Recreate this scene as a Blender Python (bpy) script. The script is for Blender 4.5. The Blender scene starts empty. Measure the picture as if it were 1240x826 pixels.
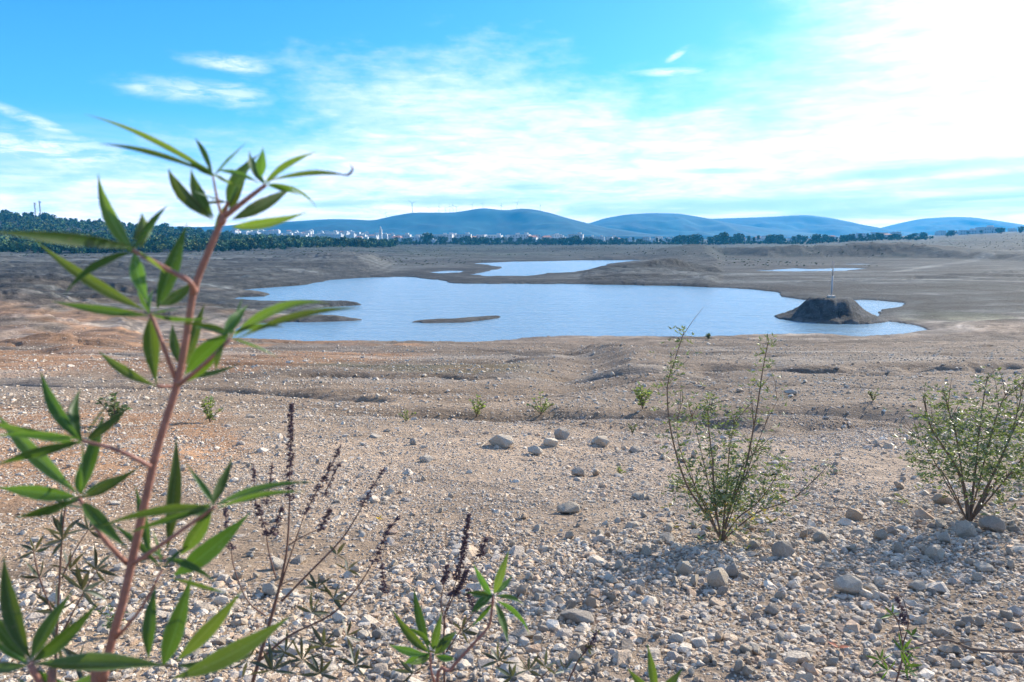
import bpy, bmesh, math, random
import numpy as np
from mathutils import Vector, Matrix
random.seed(7); RNG = np.random.default_rng(7)
scene = bpy.context.scene
COL = scene.collection
R = math.radians
# ------------------------------------------------------------------ camera maths
F = 900.0; HOR = 288.0
PITCH = math.atan((413 - HOR) / F)
CP, SP = math.cos(PITCH), math.sin(PITCH)
CAMZ = 1.6
WATER = -10.4
KH = CP + (413 - HOR) / F * SP            # forward component of a horizon ray
def ray(u, v):
    x = (u - 620) / F; q = -(v - 413) / F
    return np.array([x, CP + q * SP, -SP + q * CP])
def P(u, v, d):
    """point seen at photo position (u,v), d metres ahead"""
    r = ray(u, v); k = d / r[1]
    return Vector((r[0] * k, d, CAMZ + r[2] * k))
def onplane(u, v, z):
    r = ray(u, v); k = (z - CAMZ) / r[2]
    return (r[0] * k, r[1] * k)
# ------------------------------------------------------------------ numpy noise
def _h(ix, iy, seed):
    n = (ix.astype(np.int64) * 374761393 + iy.astype(np.int64) * 668265263 + seed * 982451653) & 0xFFFFFFFF
    n = ((n ^ (n >> 13)) * 1274126177) & 0xFFFFFFFF
    n = n ^ (n >> 16)
    return (n & 0xFFFF) / 65535.0
def vnoise(x, y, seed=0):
    ix = np.floor(x); iy = np.floor(y); fx = x - ix; fy = y - iy
    fx = fx * fx * fx * (fx * (fx * 6 - 15) + 10); fy = fy * fy * fy * (fy * (fy * 6 - 15) + 10)
    a = _h(ix, iy, seed); b = _h(ix + 1, iy, seed); c = _h(ix, iy + 1, seed); d = _h(ix + 1, iy + 1, seed)
    return (a + (b - a) * fx) * (1 - fy) + (c + (d - c) * fx) * fy - 0.5
def fbm(x, y, sc, octv=4, seed=0, gain=.5):
    o = np.zeros(np.shape(x)); a = 1.0; t = 0
    for k in range(octv):
        o += a * vnoise(x / sc + 17.3 * k, y / sc - 9.1 * k, seed + k); t += a
        a *= gain; sc /= 2.03
    return o * 2 / t
def sstep(a, b, x):
    t = np.clip((x - a) / (b - a), 0, 1); return t * t * (3 - 2 * t)
# ------------------------------------------------------------------ lake outlines (traced, laid on the water plane)
def poly(pts): return np.array([onplane(u, v, WATER) for u, v in pts])
LAKES = [poly(p) for p in [
 # main lake
 [(283,413),(300,394),(340,391),(400,390),(438,388.5),(420,385),(368,383),(366,379.5),(395,372),(436,369.5),(434,367),(392,367),(345,369),
  (298,366),(271,364.5),(290,360),(322,358.5),(326,356),(296,354),(300,350),(345,347),(378,344),(400,339),(440,336.5),(480,335),(512,335.5),(530,339),(556,343.5),
  (620,344),(700,344.5),(760,345),(820,346.5),(880,348.5),(939,353.5),(956,360),(983,364.5),(1020,363),(1060,364),(1091,367),(1084,373),(1058,378),(1062,384),(1071,388),
  (1108,393),(1133,402),(1090,406.5),(1042,410),(1000,408.5),(930,408),(835,409.5),(745,410),(700,408),(664,408),(600,412.5),(540,417),(450,421.5),(395,422.5),(330,418)],
 # upper lake
 [(570,319),(610,323.5),(596,328),(570,332.5),(590,335.5),(640,335),(659,331.5),(684,330.5),(717,326.5),(737,321),(783,316.5),(786,314.7),(720,315.3),(640,316.5)],
 [(525,330),(545,328),(560,328.5),(548,331),(528,332)],
 [(909,328),(960,329.6),(1020,328.5),(1055,325.6),(1030,324.6),(1000,325),(985,326),(960,325)],
 [(1008,320.3),(1040,321),(1064,320),(1040,319.5)],
]]
ISLAND = poly([(493,390),(530,387.5),(560,385.5),(600,382.5),(608,384),(590,387),(560,389.5),(520,391.3)])
def sdist(x, y, pg):
    """signed distance, positive outside"""
    d2 = np.full(x.shape, 1e18); inside = np.zeros(x.shape, bool)
    n = len(pg)
    for i in range(n):
        ax, ay = pg[i]; bx, by = pg[(i + 1) % n]
        ex, ey = bx - ax, by - ay
        t = np.clip(((x - ax) * ex + (y - ay) * ey) / (ex * ex + ey * ey + 1e-9), 0, 1)
        dx = x - ax - t * ex; dy = y - ay - t * ey
        d2 = np.minimum(d2, dx * dx + dy * dy)
        c = ((ay > y) != (by > y))
        xi = ax + (y - ay) * ex / (ey if abs(ey) > 1e-9 else 1e-9)
        inside ^= (c & (x < xi))
    d = np.sqrt(d2)
    return np.where(inside, -d, d)
# height table above the water: columns u, rows depth y
TU = np.array([-300, 0, 120, 200, 300, 400, 480, 620, 800, 950, 1100, 1240, 1500.])
TY = np.array([60, 90, 150, 250, 400, 600, 900, 1300, 1700, 3000, 14000.])
TH = np.array([
 [3.0,2.2,1.1,0.3,0.1,0.1,0.1,0.1,0.1,0.1,0.3,0.4,0.8],
 [3.0,2.6,1.9,1.1,0.6,0.4,0.3,0.3,0.3,0.4,0.7,1.0,2.0],
 [4.0,3.6,2.8,2.4,1.7,1.5,1.0,1.0,1.2,1.3,1.5,1.8,3.0],
 [6.0,5.0,4.4,4.0,3.4,3.2,2.2,1.2,1.6,1.7,2.2,3.0,5.0],
 [5.5,4.2,3.8,3.8,4.0,4.6,2.4,1.2,2.0,2.0,3.0,5.5,7.0],
 [14 ,10 ,7.0,6.0,5.0,4.8,3.0,2.0,2.8,3.2,5.2,9.5,12.],
 [40 ,35 ,27 ,20.,11.,6.0,3.6,3.0,3.4,4.0,9.0,16.,19.],
 [42 ,40 ,31 ,23.,13.,7.0,5.0,4.5,4.5,5.5,13.,21.,25.],
 [42 ,40 ,31 ,28.,24.,20.,12.,6.0,6.0,8.0,16.,26.,30.],
 [40 ,38 ,32 ,26.,22.,17.,10.,7.0,6.0,9.0,18.,28.,32.],
 [8 ,8 ,8 ,8.,8.,8.,8.,8.,8.,8.,12.,16.,18.]])
def table(u, y):
    u = np.clip(u, TU[0], TU[-1]); y = np.clip(y, TY[0], TY[-1])
    i = np.clip(np.searchsorted(TU, u) - 1, 0, len(TU) - 2); j = np.clip(np.searchsorted(TY, y) - 1, 0, len(TY) - 2)
    fu = (u - TU[i]) / (TU[i + 1] - TU[i]); fy = (y - TY[j]) / (TY[j + 1] - TY[j])
    fu = fu * fu * (3 - 2 * fu); 
    return (TH[j, i] * (1 - fu) + TH[j, i + 1] * fu) * (1 - fy) + (TH[j + 1, i] * (1 - fu) + TH[j + 1, i + 1] * fu) * fy
def upos(u, y): return (u - 620) / F / KH * y
# mounds: (u, depth, height, radius across, radius deep)
MOUNDS = [(770,262,4.6,17,26),(740,262,2.0,20,14),(860,420,6.2,30,60),(940,410,4.2,38,50),(1035,430,3.6,40,40),(1100,420,3.0,34,40),
          (700,600,2.5,60,60),(640,245,.7,20,4),(440,300,2.6,26,30),(500,290,1.3,20,18),(880,190,1.3,12,10),(935,175,1.6,10,7),(1010,165,1.5,12,9),
          (1125,172,1.8,10,8),(1195,165,2.0,10,8),(1215,122,1.4,9,7),(1150,215,2.2,18,10),(1235,240,2.5,18,14),(1060,235,1.4,14,8),
          (30,112,1.5,7,3.4),(110,120,.8,8,3),(60,150,2,16,8),(200,150,1.4,12,7),(150,220,1.6,24,10),(20,86,1.0,6,2.2),(60,62,.9,5,1.6),(95,50,.5,3,2),(250,105,1.3,8,6)]
MCX, MCY = upos(1011, 111), 111.0
def height(x, y):
    x = np.asarray(x, float); y = np.asarray(y, float)
    yy = np.maximum(y, 1.0); u = 620 + F * KH * x / yy
    r = np.hypot(x, y)
    s = np.full(x.shape, 1e9)
    wx = x + fbm(x, y, 9, 5, 50) * (1.2 + sstep(120, 250, y) * 2) * sstep(60, 90, y); wy = y + fbm(x, y, 7, 5, 60) * (2.0 + sstep(120, 250, y) * 2.5) * sstep(60, 90, y)
    m = (y > 40) & (y < 700)
    if m.any():
        sm = np.full(m.sum(), 1e9)
        for pg in LAKES: sm = np.minimum(sm, sdist(wx[m], wy[m], pg))
        isl = sdist(wx[m], wy[m], ISLAND)
        sm = np.maximum(sm, -isl * .6)
        s[m] = sm
    near = 10.4 - .118 * np.clip(y, -15, 88)
    near = near + np.clip(-(y - 88), -1000, 0) * .01
    tb = table(u, y)
    k = 1.2
    dl = np.clip(.5 + .5 * (near - tb) / k, 0, 1)
    h = tb * (1 - dl) + near * dl + k * dl * (1 - dl) * .3
    # undulation
    amp = sstep(3, 40, r)
    h = h + fbm(x, y, 26, 4, 1) * .42 * amp * (1 + sstep(120, 300, r) * 1.2) + fbm(x * .6, y, 6, 4, 5) * .16 * sstep(6, 30, r)
    # wash-out terraces and gullies running across the slope
    rd = 1 - np.abs(fbm(x * .45 + 3, y + fbm(x, y, 8, 2, 31) * 1.5, 5.5, 3, 21)) * 3
    h = h - np.clip(rd, 0, 1) ** 3 * .34 * sstep(6, 14, r) * (1 - sstep(70, 84, y) * .6)
    rd2 = 1 - np.abs(fbm(x * .5, y, 22, 4, 41)) * 4
    h = h - np.clip(rd2, 0, 1) ** 2 * .8 * sstep(95, 140, y)
    # gully + small ridge running to the shore right of centre
    gx = x - (2.2 + .085 * (y - 20) + .5 * np.sin(y * .22))
    h = h + (np.exp(-((gx - 2.0 + fbm(x, y, 3, 3, 46) * 1.2) / 1.3) ** 2) * .36 - np.exp(-((gx + .2) / 1.1) ** 2) * .25) * sstep(16, 26, y) * (1 - sstep(48, 62, y))
    # narrow rain channels cut across the slope
    for (y0_, x0_, x1_, dp_, wd_, sl_) in ((17.5, -6, 9, .34, .42, .10), (13.6, 1.5, 13, .22, .28, -.08), (24, -14, 1, .4, .6, .12), (30, 6, 22, .45, .7, -.1), (10.8, 3, 10, .14, .2, .12)):
        yc = y0_ + sl_ * x + .9 * np.sin(x * .45 + y0_) + fbm(x, y * 0, 2.2, 4, int(y0_)) * 1.1
        h = h - dp_ * np.exp(-((y - yc) / wd_) ** 2) * sstep(x0_, x0_ + 2, x) * (1 - sstep(x1_ - 2, x1_, x)) * np.clip(.7 + fbm(x, y, 2, 3, 33) * 1.6, 0, 1.2)
    for (mu, md, mh, mw, mdp) in MOUNDS:
        cx = upos(mu, md)
        q = ((x - cx) / mw) ** 2 + ((y - md) / mdp) ** 2
        h = h + mh * np.exp(-q) * (1 + .25 * fbm(x, y, 10, 3, 70))
    # shore shaping
    bank = .08 + (.9 - .45 * sstep(80, 100, y)) * np.where(y > 80, 1, 1) * (1 - np.exp(-np.clip(s, 0, 1e9) / 2.5)) + np.clip(s, 0, 1e9) * .13
    wm = sstep(700, 730, u) * (1 - sstep(850, 880, u)); s0 = np.clip(s, 0, 60)
    flat = .12 + .25 * (1 - np.exp(-s0 / 2.5)) + s0 * .022 + np.clip(np.clip(s, 0, 1e9) - 60, 0, 1e9) * .3
    wf = np.maximum(sstep(135, 165, y) * (1 - wm) * sstep(430, 480, u), sstep(94, 104, y) * sstep(960, 1010, u))
    bank = np.where(s < 1e8, bank * (1 - wf) + np.minimum(flat, bank) * wf, bank)
    # old water levels cut small steps into the banks
    h = h - .10 * np.sin(6.283 * (h / .62 + .25 * fbm(x, y, 20, 2, 44))) * (1 + 1.0 * sstep(85, 100, y)) * sstep(35, 60, y) * (1 - sstep(300, 400, y)) - .08 * np.sin(6.283 * h / .31) * sstep(50, 80, y) * (1 - sstep(150, 200, y))
    h = np.where(s > 0, np.minimum(h, bank), np.maximum(-.25 + s * .12, -3))
    h = np.where((s > 0), np.maximum(h, .1 * np.minimum(s, 1) + .02), h)
    # flat topped mound with the mast
    q = np.hypot((x - MCX), (y - MCY) * 1.0) * (1 + .06 * fbm(np.arctan2(y - MCY, x - MCX) * 3, x * 0, 1, 2, 9))
    mh = np.interp(q, [0, 2.8, 3.5, 4.3, 5.3, 6.5, 7.7, 8.3], [3.2, 3.15, 2.6, 1.75, 1.05, .5, .1, -1.5])
    mh = mh + (.20 * fbm(x, y, 1.9, 4, 12) + .14 * fbm(x, y, .6, 3, 13)) * (mh > .15)
    h = np.where(q < 8, np.maximum(h, mh), h)
    # fine relief close by
    fine = fbm(x, y, .55, 4, 80) * .035 + fbm(x, y, .12, 3, 90) * .010
    h = h + fine * (1 - sstep(14, 40, r)) + fbm(x, y, 1.2, 3, 99) * .05 * sstep(5, 20, r) * np.where(s > 1, 1, .2)
    return WATER + h, s, u
def H(x, y):
    return float(height(np.array([x]), np.array([y]))[0][0])
_ds = np.geomspace(1.2, 2500, 2600)
def G(u, v, dmin=1.2):
    r = ray(u, v); xs = r[0] / r[1] * _ds; zs = CAMZ + r[2] / r[1] * _ds
    hh = height(xs, _ds)[0]
    k = np.where((hh >= zs) & (_ds > dmin))[0]
    if len(k) == 0: k = [len(_ds) - 1]
    d = _ds[k[0]]
    return Vector((r[0] / r[1] * d, d, hh[k[0]]))
# ------------------------------------------------------------------ tagging
def tag(o, label=None, cat=None, group=None, kind=None):
    if label: o['label'] = label
    if cat: o['category'] = cat
    if group: o['group'] = group
    if kind: o['kind'] = kind
    return o
def empty(name, loc, rz=0, **k):
    o = bpy.data.objects.new(name, None); COL.objects.link(o)
    o.location = loc; o.rotation_euler = (0, 0, rz); o.empty_display_size = .1
    return tag(o, **k)
def np_mesh(name, V, T, mats, col=None, smooth=False, matidx=None, uv=None):
    """V (n,3), T list of (k,m) face arrays"""
    me = bpy.data.meshes.new(name)
    T = [np.asarray(t, np.int32) for t in T if len(t)]
    me.vertices.add(len(V)); me.vertices.foreach_set('co', np.asarray(V, np.float32).ravel())
    loops = np.concatenate([t.ravel() for t in T]); tot = np.concatenate([np.full(len(t), t.shape[1], np.int32) for t in T])
    start = np.concatenate([[0], np.cumsum(tot)[:-1]]).astype(np.int32)
    me.loops.add(len(loops)); me.loops.foreach_set('vertex_index', loops)
    me.polygons.add(len(tot)); me.polygons.foreach_set('loop_start', start)
    try: me.polygons.foreach_set('loop_total', tot)
    except Exception: pass
    if matidx is not None: me.polygons.foreach_set('material_index', np.asarray(matidx, np.int32))
    me.polygons.foreach_set('use_smooth', np.full(len(tot), smooth))
    if uv is not None:
        l = me.uv_layers.new(name='UVMap'); l.data.foreach_set('uv', np.asarray(uv, np.float32)[loops].ravel())
    if col is not None:
        a = me.color_attributes.new('Col', 'FLOAT_COLOR', 'POINT')
        c = np.ones((len(V), 4), np.float32); c[:, :3] = col; a.data.foreach_set('color', c.ravel())
    for m in (mats if isinstance(mats, (list, tuple)) else [mats]): me.materials.append(m)
    me.update(calc_edges=True); me.validate()
    return me
def link(name, me, parent=None, world=True):
    o = bpy.data.objects.new(name, me); COL.objects.link(o)
    if parent is not None:
        o.parent = parent
    return o
class MB:
    """mesh collector: verts in the parent's local frame"""
    def __init__(s): s.v = []; s.q = []; s.t = []; s.uv = []; s.n = 0; s.c = []
    def add(s, V, q=(), t=(), uv=None, col=(1, 1, 1)):
        V = np.asarray(V, float).reshape(-1, 3); s.v.append(V)
        if len(q): s.q.append(np.asarray(q) + s.n)
        if len(t): s.t.append(np.asarray(t) + s.n)
        s.uv.append(np.zeros((len(V), 2)) if uv is None else np.asarray(uv)); s.c.append(np.tile(col, (len(V), 1)))
        s.n += len(V)
    def tube(s, pts, rad, seg=7, cap=True, col=(1, 1, 1)):
        pts = [Vector(p) for p in pts]; n = len(pts); V = []; 
        ref = Vector((0.13, .37, .9))
        for i, p in enumerate(pts):
            d = (pts[min(i + 1, n - 1)] - pts[max(i - 1, 0)]).normalized()
            a = d.cross(ref)
            if a.length < .05: a = d.cross(Vector((1, 0, 0)))
            a.normalize(); b = d.cross(a)
            rr = rad[i] if hasattr(rad, '__len__') else rad
            for k in range(seg):
                t = 2 * math.pi * k / seg; V.append(p + (a * math.cos(t) + b * math.sin(t)) * rr)
        q = [(i * seg + k, i * seg + (k + 1) % seg, (i + 1) * seg + (k + 1) % seg, (i + 1) * seg + k) for i in range(n - 1) for k in range(seg)]
        t = []
        if cap:
            V.append(pts[0]); V.append(pts[-1]); a0 = n * seg
            t = [(a0, (k + 1) % seg, k) for k in range(seg)] + [(a0 + 1, (n - 1) * seg + k, (n - 1) * seg + (k + 1) % seg) for k in range(seg)]
        s.add([tuple(v) for v in V], q, t, col=col)
    def box(s, c, d, rz=0, col=(1, 1, 1)):
        x, y, z = d[0] / 2, d[1] / 2, d[2] / 2
        V = np.array([(i, j, k) for k in (-z, z) for j in (-y, y) for i in (-x, x)])
        cs, sn = math.cos(rz), math.sin(rz)
        V = np.stack([V[:, 0] * cs - V[:, 1] * sn, V[:, 0] * sn + V[:, 1] * cs, V[:, 2]], 1) + np.array(c)
        s.add(V, [(0, 2, 3, 1), (4, 5, 7, 6), (0, 1, 5, 4), (2, 6, 7, 3), (0, 4, 6, 2), (1, 3, 7, 5)], col=col)
    def mesh(s, name, mats, smooth=False):
        if s.n == 0: return None
        fs = []
        if s.q: fs.append(np.concatenate(s.q))
        if s.t: fs.append(np.concatenate(s.t))
        return np_mesh(name, np.concatenate(s.v), fs, mats, col=np.concatenate(s.c), smooth=smooth, uv=np.concatenate(s.uv))
    def build(s, name, mats, parent=None, smooth=False):
        return link(name, s.mesh(name, mats, smooth), parent)
def smooth_path(pts, sub=4):
    pts = [Vector(p) for p in pts]; out = []
    n = len(pts)
    for i in range(n - 1):
        p0 = pts[max(i - 1, 0)]; p1 = pts[i]; p2 = pts[i + 1]; p3 = pts[min(i + 2, n - 1)]
        for k in range(sub):
            t = k / sub
            out.append(.5 * ((2 * p1) + (p2 - p0) * t + (2 * p0 - 5 * p1 + 4 * p2 - p3) * t * t + (3 * p1 - p0 - 3 * p2 + p3) * t ** 3))
    out.append(pts[-1]); return out
# ------------------------------------------------------------------ materials
def newmat(name):
    m = bpy.data.materials.new(name); m.use_nodes = True
    nt = m.node_tree; nt.nodes.clear()
    return m, nt
def N(nt, t, **k):
    n = nt.nodes.new(t)
    for a, b in k.items():
        if a.startswith('i_'):
            key = a[2:]; key = int(key) if key.isdigit() else key.replace('_', ' ')
            s = n.inputs[key]
            if hasattr(b, 'is_linked') or isinstance(b, bpy.types.NodeSocket): nt.links.new(b, s)
            else: s.default_value = b
        else: setattr(n, a, b)
    return n
def M_(nt, op, a, b=None, c=None, clamp=False):
    n = nt.nodes.new('ShaderNodeMath'); n.operation = op; n.use_clamp = clamp
    for i, v in enumerate((a, b, c)):
        if v is None: continue
        if isinstance(v, bpy.types.NodeSocket): nt.links.new(v, n.inputs[i])
        else: n.inputs[i].default_value = v
    return n.outputs[0]
def MIX(nt, fac, a, b, mode='MIX'):
    n = nt.nodes.new('ShaderNodeMix'); n.data_type = 'RGBA'; n.blend_type = mode
    for key, v in ((0, fac), (6, a), (7, b)):
        s = n.inputs[key]
        if isinstance(v, bpy.types.NodeSocket): nt.links.new(v, s)
        else: s.default_value = v if key == 0 else (tuple(v) + (1,) if len(v) == 3 else v)
    return n.outputs[2]
def RAMP(nt, fac, stops):
    n = nt.nodes.new('ShaderNodeValToRGB'); nt.links.new(fac, n.inputs[0])
    e = n.color_ramp.elements
    while len(e) > 1: e.remove(e[-1])
    for i, (p, c) in enumerate(stops):
        x = e[0] if i == 0 else e.new(p)
        x.position = p; x.color = (c, c, c, 1) if not hasattr(c, '__len__') else tuple(c) + (1,)
    return n.outputs[0]
def noise(nt, vec, scale, detail=4, rough=.55, dist=0):
    n = nt.nodes.new('ShaderNodeTexNoise'); n.inputs['Scale'].default_value = scale
    n.inputs['Detail'].default_value = detail; n.inputs['Roughness'].default_value = rough; n.inputs['Distortion'].default_value = dist
    if vec is not None: nt.links.new(vec, n.inputs['Vector'])
    return n.outputs[0]
def finish(nt, bsdf):
    o = nt.nodes.new('ShaderNodeOutputMaterial'); nt.links.new(bsdf, o.inputs[0])
def bump(nt, h, strength, dist):
    n = nt.nodes.new('ShaderNodeBump'); n.inputs['Strength'].default_value = strength; n.inputs['Distance'].default_value = dist
    nt.links.new(h, n.inputs['Height']); return n.outputs[0]
def mat_simple(name, col, rough=.8, var=.25, scale=8, bumpd=0, usecol=False, metal=0):
    m, nt = newmat(name)
    tc = N(nt, 'ShaderNodeTexCoord').outputs['Object']
    n = noise(nt, tc, scale, 6, .6)
    c = MIX(nt, n, tuple(x * (1 - var) for x in col), tuple(min(1, x * (1 + var)) for x in col))
    if usecol:
        a = N(nt, 'ShaderNodeVertexColor', layer_name='Col').outputs[0]; c = MIX(nt, 1.0, c, a, 'MULTIPLY')
    b = N(nt, 'ShaderNodeBsdfPrincipled', i_Base_Color=c, i_Roughness=rough, i_Metallic=metal)
    b.inputs['Specular IOR Level'].default_value = .25
    if bumpd: nt.links.new(bump(nt, n, .6, bumpd), b.inputs['Normal'])
    finish(nt, b.outputs[0]); return m
# ground: vertex colour * fine grain
def mat_ground():
    m, nt = newmat('dry_lakebed_soil')
    tc = N(nt, 'ShaderNodeTexCoord').outputs['Object']
    a = N(nt, 'ShaderNodeVertexColor', layer_name='Col').outputs[0]
    g1 = noise(nt, tc, 55, 5, .7); g2 = noise(nt, tc, 6, 8, .75); g3 = noise(nt, tc, .9, 8, .72)
    vo = N(nt, 'ShaderNodeTexVoronoi', feature='F1', i_Vector=tc, i_Scale=16.0)
    vo2 = N(nt, 'ShaderNodeTexVoronoi', feature='F1', i_Vector=tc, i_Scale=5.0)
    vsep = N(nt, 'ShaderNodeSeparateColor', i_Color=vo.outputs['Color']).outputs
    vsep2 = N(nt, 'ShaderNodeSeparateColor', i_Color=vo2.outputs['Color']).outputs
    mpf = N(nt, 'ShaderNodeMapping', i_Vector=tc); mpf.inputs['Scale'].default_value = (.07, .22, .3); g4 = noise(nt, mpf.outputs[0], 1.0, 9, .7, .6)
    f = M_(nt, 'ADD', M_(nt, 'MULTIPLY', g1, .35), M_(nt, 'ADD', M_(nt, 'MULTIPLY', g2, .4), M_(nt, 'MULTIPLY', g3, .5)))
    k = RAMP(nt, f, [(.38, .42), (.55, .78), (.66, 1.05), (.8, 1.45)])
    c = MIX(nt, 1.0, a, k, 'MULTIPLY')
    c = MIX(nt, 1.0, c, RAMP(nt, g4, [(.34, .62), (.5, 1.0), (.66, 1.3)]), 'MULTIPLY')
    # pale pebble speckle
    sp = M_(nt, 'GREATER_THAN', vsep[0], .62)
    sp = M_(nt, 'MULTIPLY', sp, RAMP(nt, vo.outputs['Distance'], [(.2, 1.0), (.42, 0.0)]))
    c = MIX(nt, M_(nt, 'MULTIPLY', sp, .55), c, (.50, .46, .41))
    sp2 = M_(nt, 'MULTIPLY', M_(nt, 'GREATER_THAN', vsep2[1], .8), RAMP(nt, vo2.outputs['Distance'], [(.1, 1.0), (.3, 0.0)]))
    c = MIX(nt, M_(nt, 'MULTIPLY', sp2, .6), c, (.55, .51, .46))
    b = N(nt, 'ShaderNodeBsdfPrincipled', i_Base_Color=c, i_Roughness=.95)
    b.inputs['Specular IOR Level'].default_value = .15
    hh = M_(nt, 'ADD', M_(nt, 'ADD', M_(nt, 'MULTIPLY', g1, .25), M_(nt, 'MULTIPLY', g2, 1.2)), M_(nt, 'ADD', M_(nt, 'MULTIPLY', g3, 3.0), M_(nt, 'ADD', M_(nt, 'MULTIPLY', sp, .35), M_(nt, 'MULTIPLY', sp2, .7))))
    hh = M_(nt, 'ADD', hh, M_(nt, 'MULTIPLY', g4, 9.0))
    nt.links.new(bump(nt, hh, 1.0, .07), b.inputs['Normal'])
    finish(nt, b.outputs[0]); return m
def mat_water():
    m, nt = newmat('lake_water')
    tc = N(nt, 'ShaderNodeTexCoord').outputs['Object']
    mp = N(nt, 'ShaderNodeMapping', i_Vector=tc); mp.inputs['Scale'].default_value = (.55, 1.3, 1)
    mp.inputs['Rotation'].default_value = (0, 0, R(14))
    n1 = noise(nt, mp.outputs[0], 1.1, 4, .6, .4); n2 = noise(nt, mp.outputs[0], .22, 5, .62)
    n3 = noise(nt, mp.outputs[0], 4.0, 3, .6)
    h = M_(nt, 'ADD', M_(nt, 'MULTIPLY', n1, 1.0), M_(nt, 'ADD', M_(nt, 'MULTIPLY', n2, 5.0), M_(nt, 'MULTIPLY', n3, .25)))
    b = N(nt, 'ShaderNodeBsdfPrincipled', i_Base_Color=(.17, .27, .33, 1), i_Roughness=.17, i_IOR=1.33)
    nt.links.new(bump(nt, h, .9, .12), b.inputs['Normal'])
    finish(nt, b.outputs[0]); return m
def mat_leaf(name, top, under, trans=.4, edge=.35, veins=True, rough=.45, transcol=None):
    m, nt = newmat(name)
    uv = N(nt, 'ShaderNodeUVMap').outputs[0]
    tc = N(nt, 'ShaderNodeTexCoord').outputs['Object']
    sep = N(nt, 'ShaderNodeSeparateXYZ', i_0=uv).outputs
    vc = N(nt, 'ShaderNodeVertexColor', layer_name='Col').outputs[0]
    n = noise(nt, tc, 60 if veins else 9, 5, .6)
    back = N(nt, 'ShaderNodeNewGeometry').outputs['Backfacing']
    tcv = MIX(nt, n, tuple(x * .72 for x in top), tuple(x * 1.3 for x in top))
    d = M_(nt, 'ABSOLUTE', M_(nt, 'SUBTRACT', sep[0], .5))
    if veins:
        mid = RAMP(nt, d, [(.0, .55), (.02, .4), (.05, 0.0)])
        w = M_(nt, 'SINE', M_(nt, 'MULTIPLY', M_(nt, 'ADD', M_(nt, 'MULTIPLY', sep[1], 1.0), M_(nt, 'MULTIPLY', d, -.35)), 95.0))
        ve = RAMP(nt, w, [(.75, 0.0), (1.0, .35)])
        lt = tuple(min(1, x * 2.2 + .05) for x in top)
        tcv = MIX(nt, ve, tcv, lt); tcv = MIX(nt, mid, tcv, tuple(min(1, x * 2.6 + .12) for x in top))
        tipn = M_(nt, 'ADD', sep[1], M_(nt, 'MULTIPLY', M_(nt, 'SUBTRACT', noise(nt, tc, 25, 3, .6), .5), .9))
        tcv = MIX(nt, RAMP(nt, tipn, [(1.0, 0.0), (1.0, .85)]) if False else M_(nt, 'MULTIPLY', M_(nt, 'GREATER_THAN', tipn, 1.02), .8), tcv, (.14, .07, .04))
        tcv = MIX(nt, M_(nt, 'MULTIPLY', M_(nt, 'GREATER_THAN', noise(nt, tc, 220, 3, .6), .64), .5), tcv, (.22, .2, .15))
        rim = RAMP(nt, d, [(.40, 0.0), (.5, edge)])
        tcv = MIX(nt, rim, tcv, under)
    c = MIX(nt, back, tcv, under)
    c = MIX(nt, 1.0, c, vc, 'MULTIPLY')
    b = N(nt, 'ShaderNodeBsdfPrincipled', i_Base_Color=c, i_Roughness=rough)
    b.inputs['Specular IOR Level'].default_value = .3
    tcol = transcol or (top[0] * 2.2 + .02, top[1] * 2.0, top[2] * .8)
    tr = N(nt, 'ShaderNodeBsdfTranslucent', i_Color=MIX(nt, 1.0, tuple(min(1, x) for x in tcol), vc, 'MULTIPLY'))
    mx = N(nt, 'ShaderNodeMixShader'); mx.inputs[0].default_value = trans
    nt.links.new(b.outputs[0], mx.inputs[1]); nt.links.new(tr.outputs[0], mx.inputs[2])
    finish(nt, mx.outputs[0]); return m
def mat_rock(name, a, b_, rough=.9):
    m, nt = newmat(name)
    tc = N(nt, 'ShaderNodeTexCoord').outputs['Object']
    vc = N(nt, 'ShaderNodeVertexColor', layer_name='Col').outputs[0]
    n1 = noise(nt, tc, 14, 6, .65); n2 = noise(nt, tc, 70, 5, .7)
    c = MIX(nt, RAMP(nt, n1, [(.35, 0.0), (.62, 1.0)]), a, b_)
    c = MIX(nt, M_(nt, 'MULTIPLY', n2, .5), c, tuple(x * .55 for x in a))
    c = MIX(nt, 1.0, c, vc, 'MULTIPLY')
    b = N(nt, 'ShaderNodeBsdfPrincipled', i_Base_Color=c, i_Roughness=rough)
    b.inputs['Specular IOR Level'].default_value = .2
    nt.links.new(bump(nt, M_(nt, 'ADD', n1, M_(nt, 'MULTIPLY', n2, .5)), .9, .03), b.inputs['Normal'])
    finish(nt, b.outputs[0]); return m
MG = mat_ground(); MW = mat_water()
M_LEAF = mat_leaf('shrub_leaf_green', (.036, .095, .019), (.28, .34, .22), .42, edge=.75)
M_LEAFD = mat_leaf('shrub_leaf_dull', (.045, .062, .036), (.15, .165, .14), .2)
M_BUSH = mat_leaf('bush_leaf', (.085, .13, .062), (.17, .21, .14), .3, veins=False)
M_WEED = mat_leaf('weed_leaf', (.13, .19, .07), (.14, .22, .07), .4, veins=False)
M_STEM = mat_simple('reddish_stem', (.30, .14, .10), .6, .55, 90, .003)
M_STEMG = mat_simple('brown_twig', (.16, .09, .065), .8, .3, 40, .001)
M_TWIG = mat_simple('pale_twig', (.17, .12, .085), .8, .3, 30, .001)
M_SEED = mat_simple('dry_seed_head', (.10, .062, .066), .9, .35, 120, .001)
M_ROCK = mat_rock('limestone', (.62, .53, .42), (.82, .75, .63))
M_GRAV = mat_rock('limestone_gravel', (.56, .47, .37), (.76, .68, .56))
M_CROWN = mat_simple('far_tree_crown', (.055, .09, .04), .9, .4, .8, usecol=True)
M_TRUNK = mat_simple('far_tree_trunk', (.10, .075, .05), .9, .3, 2)
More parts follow.
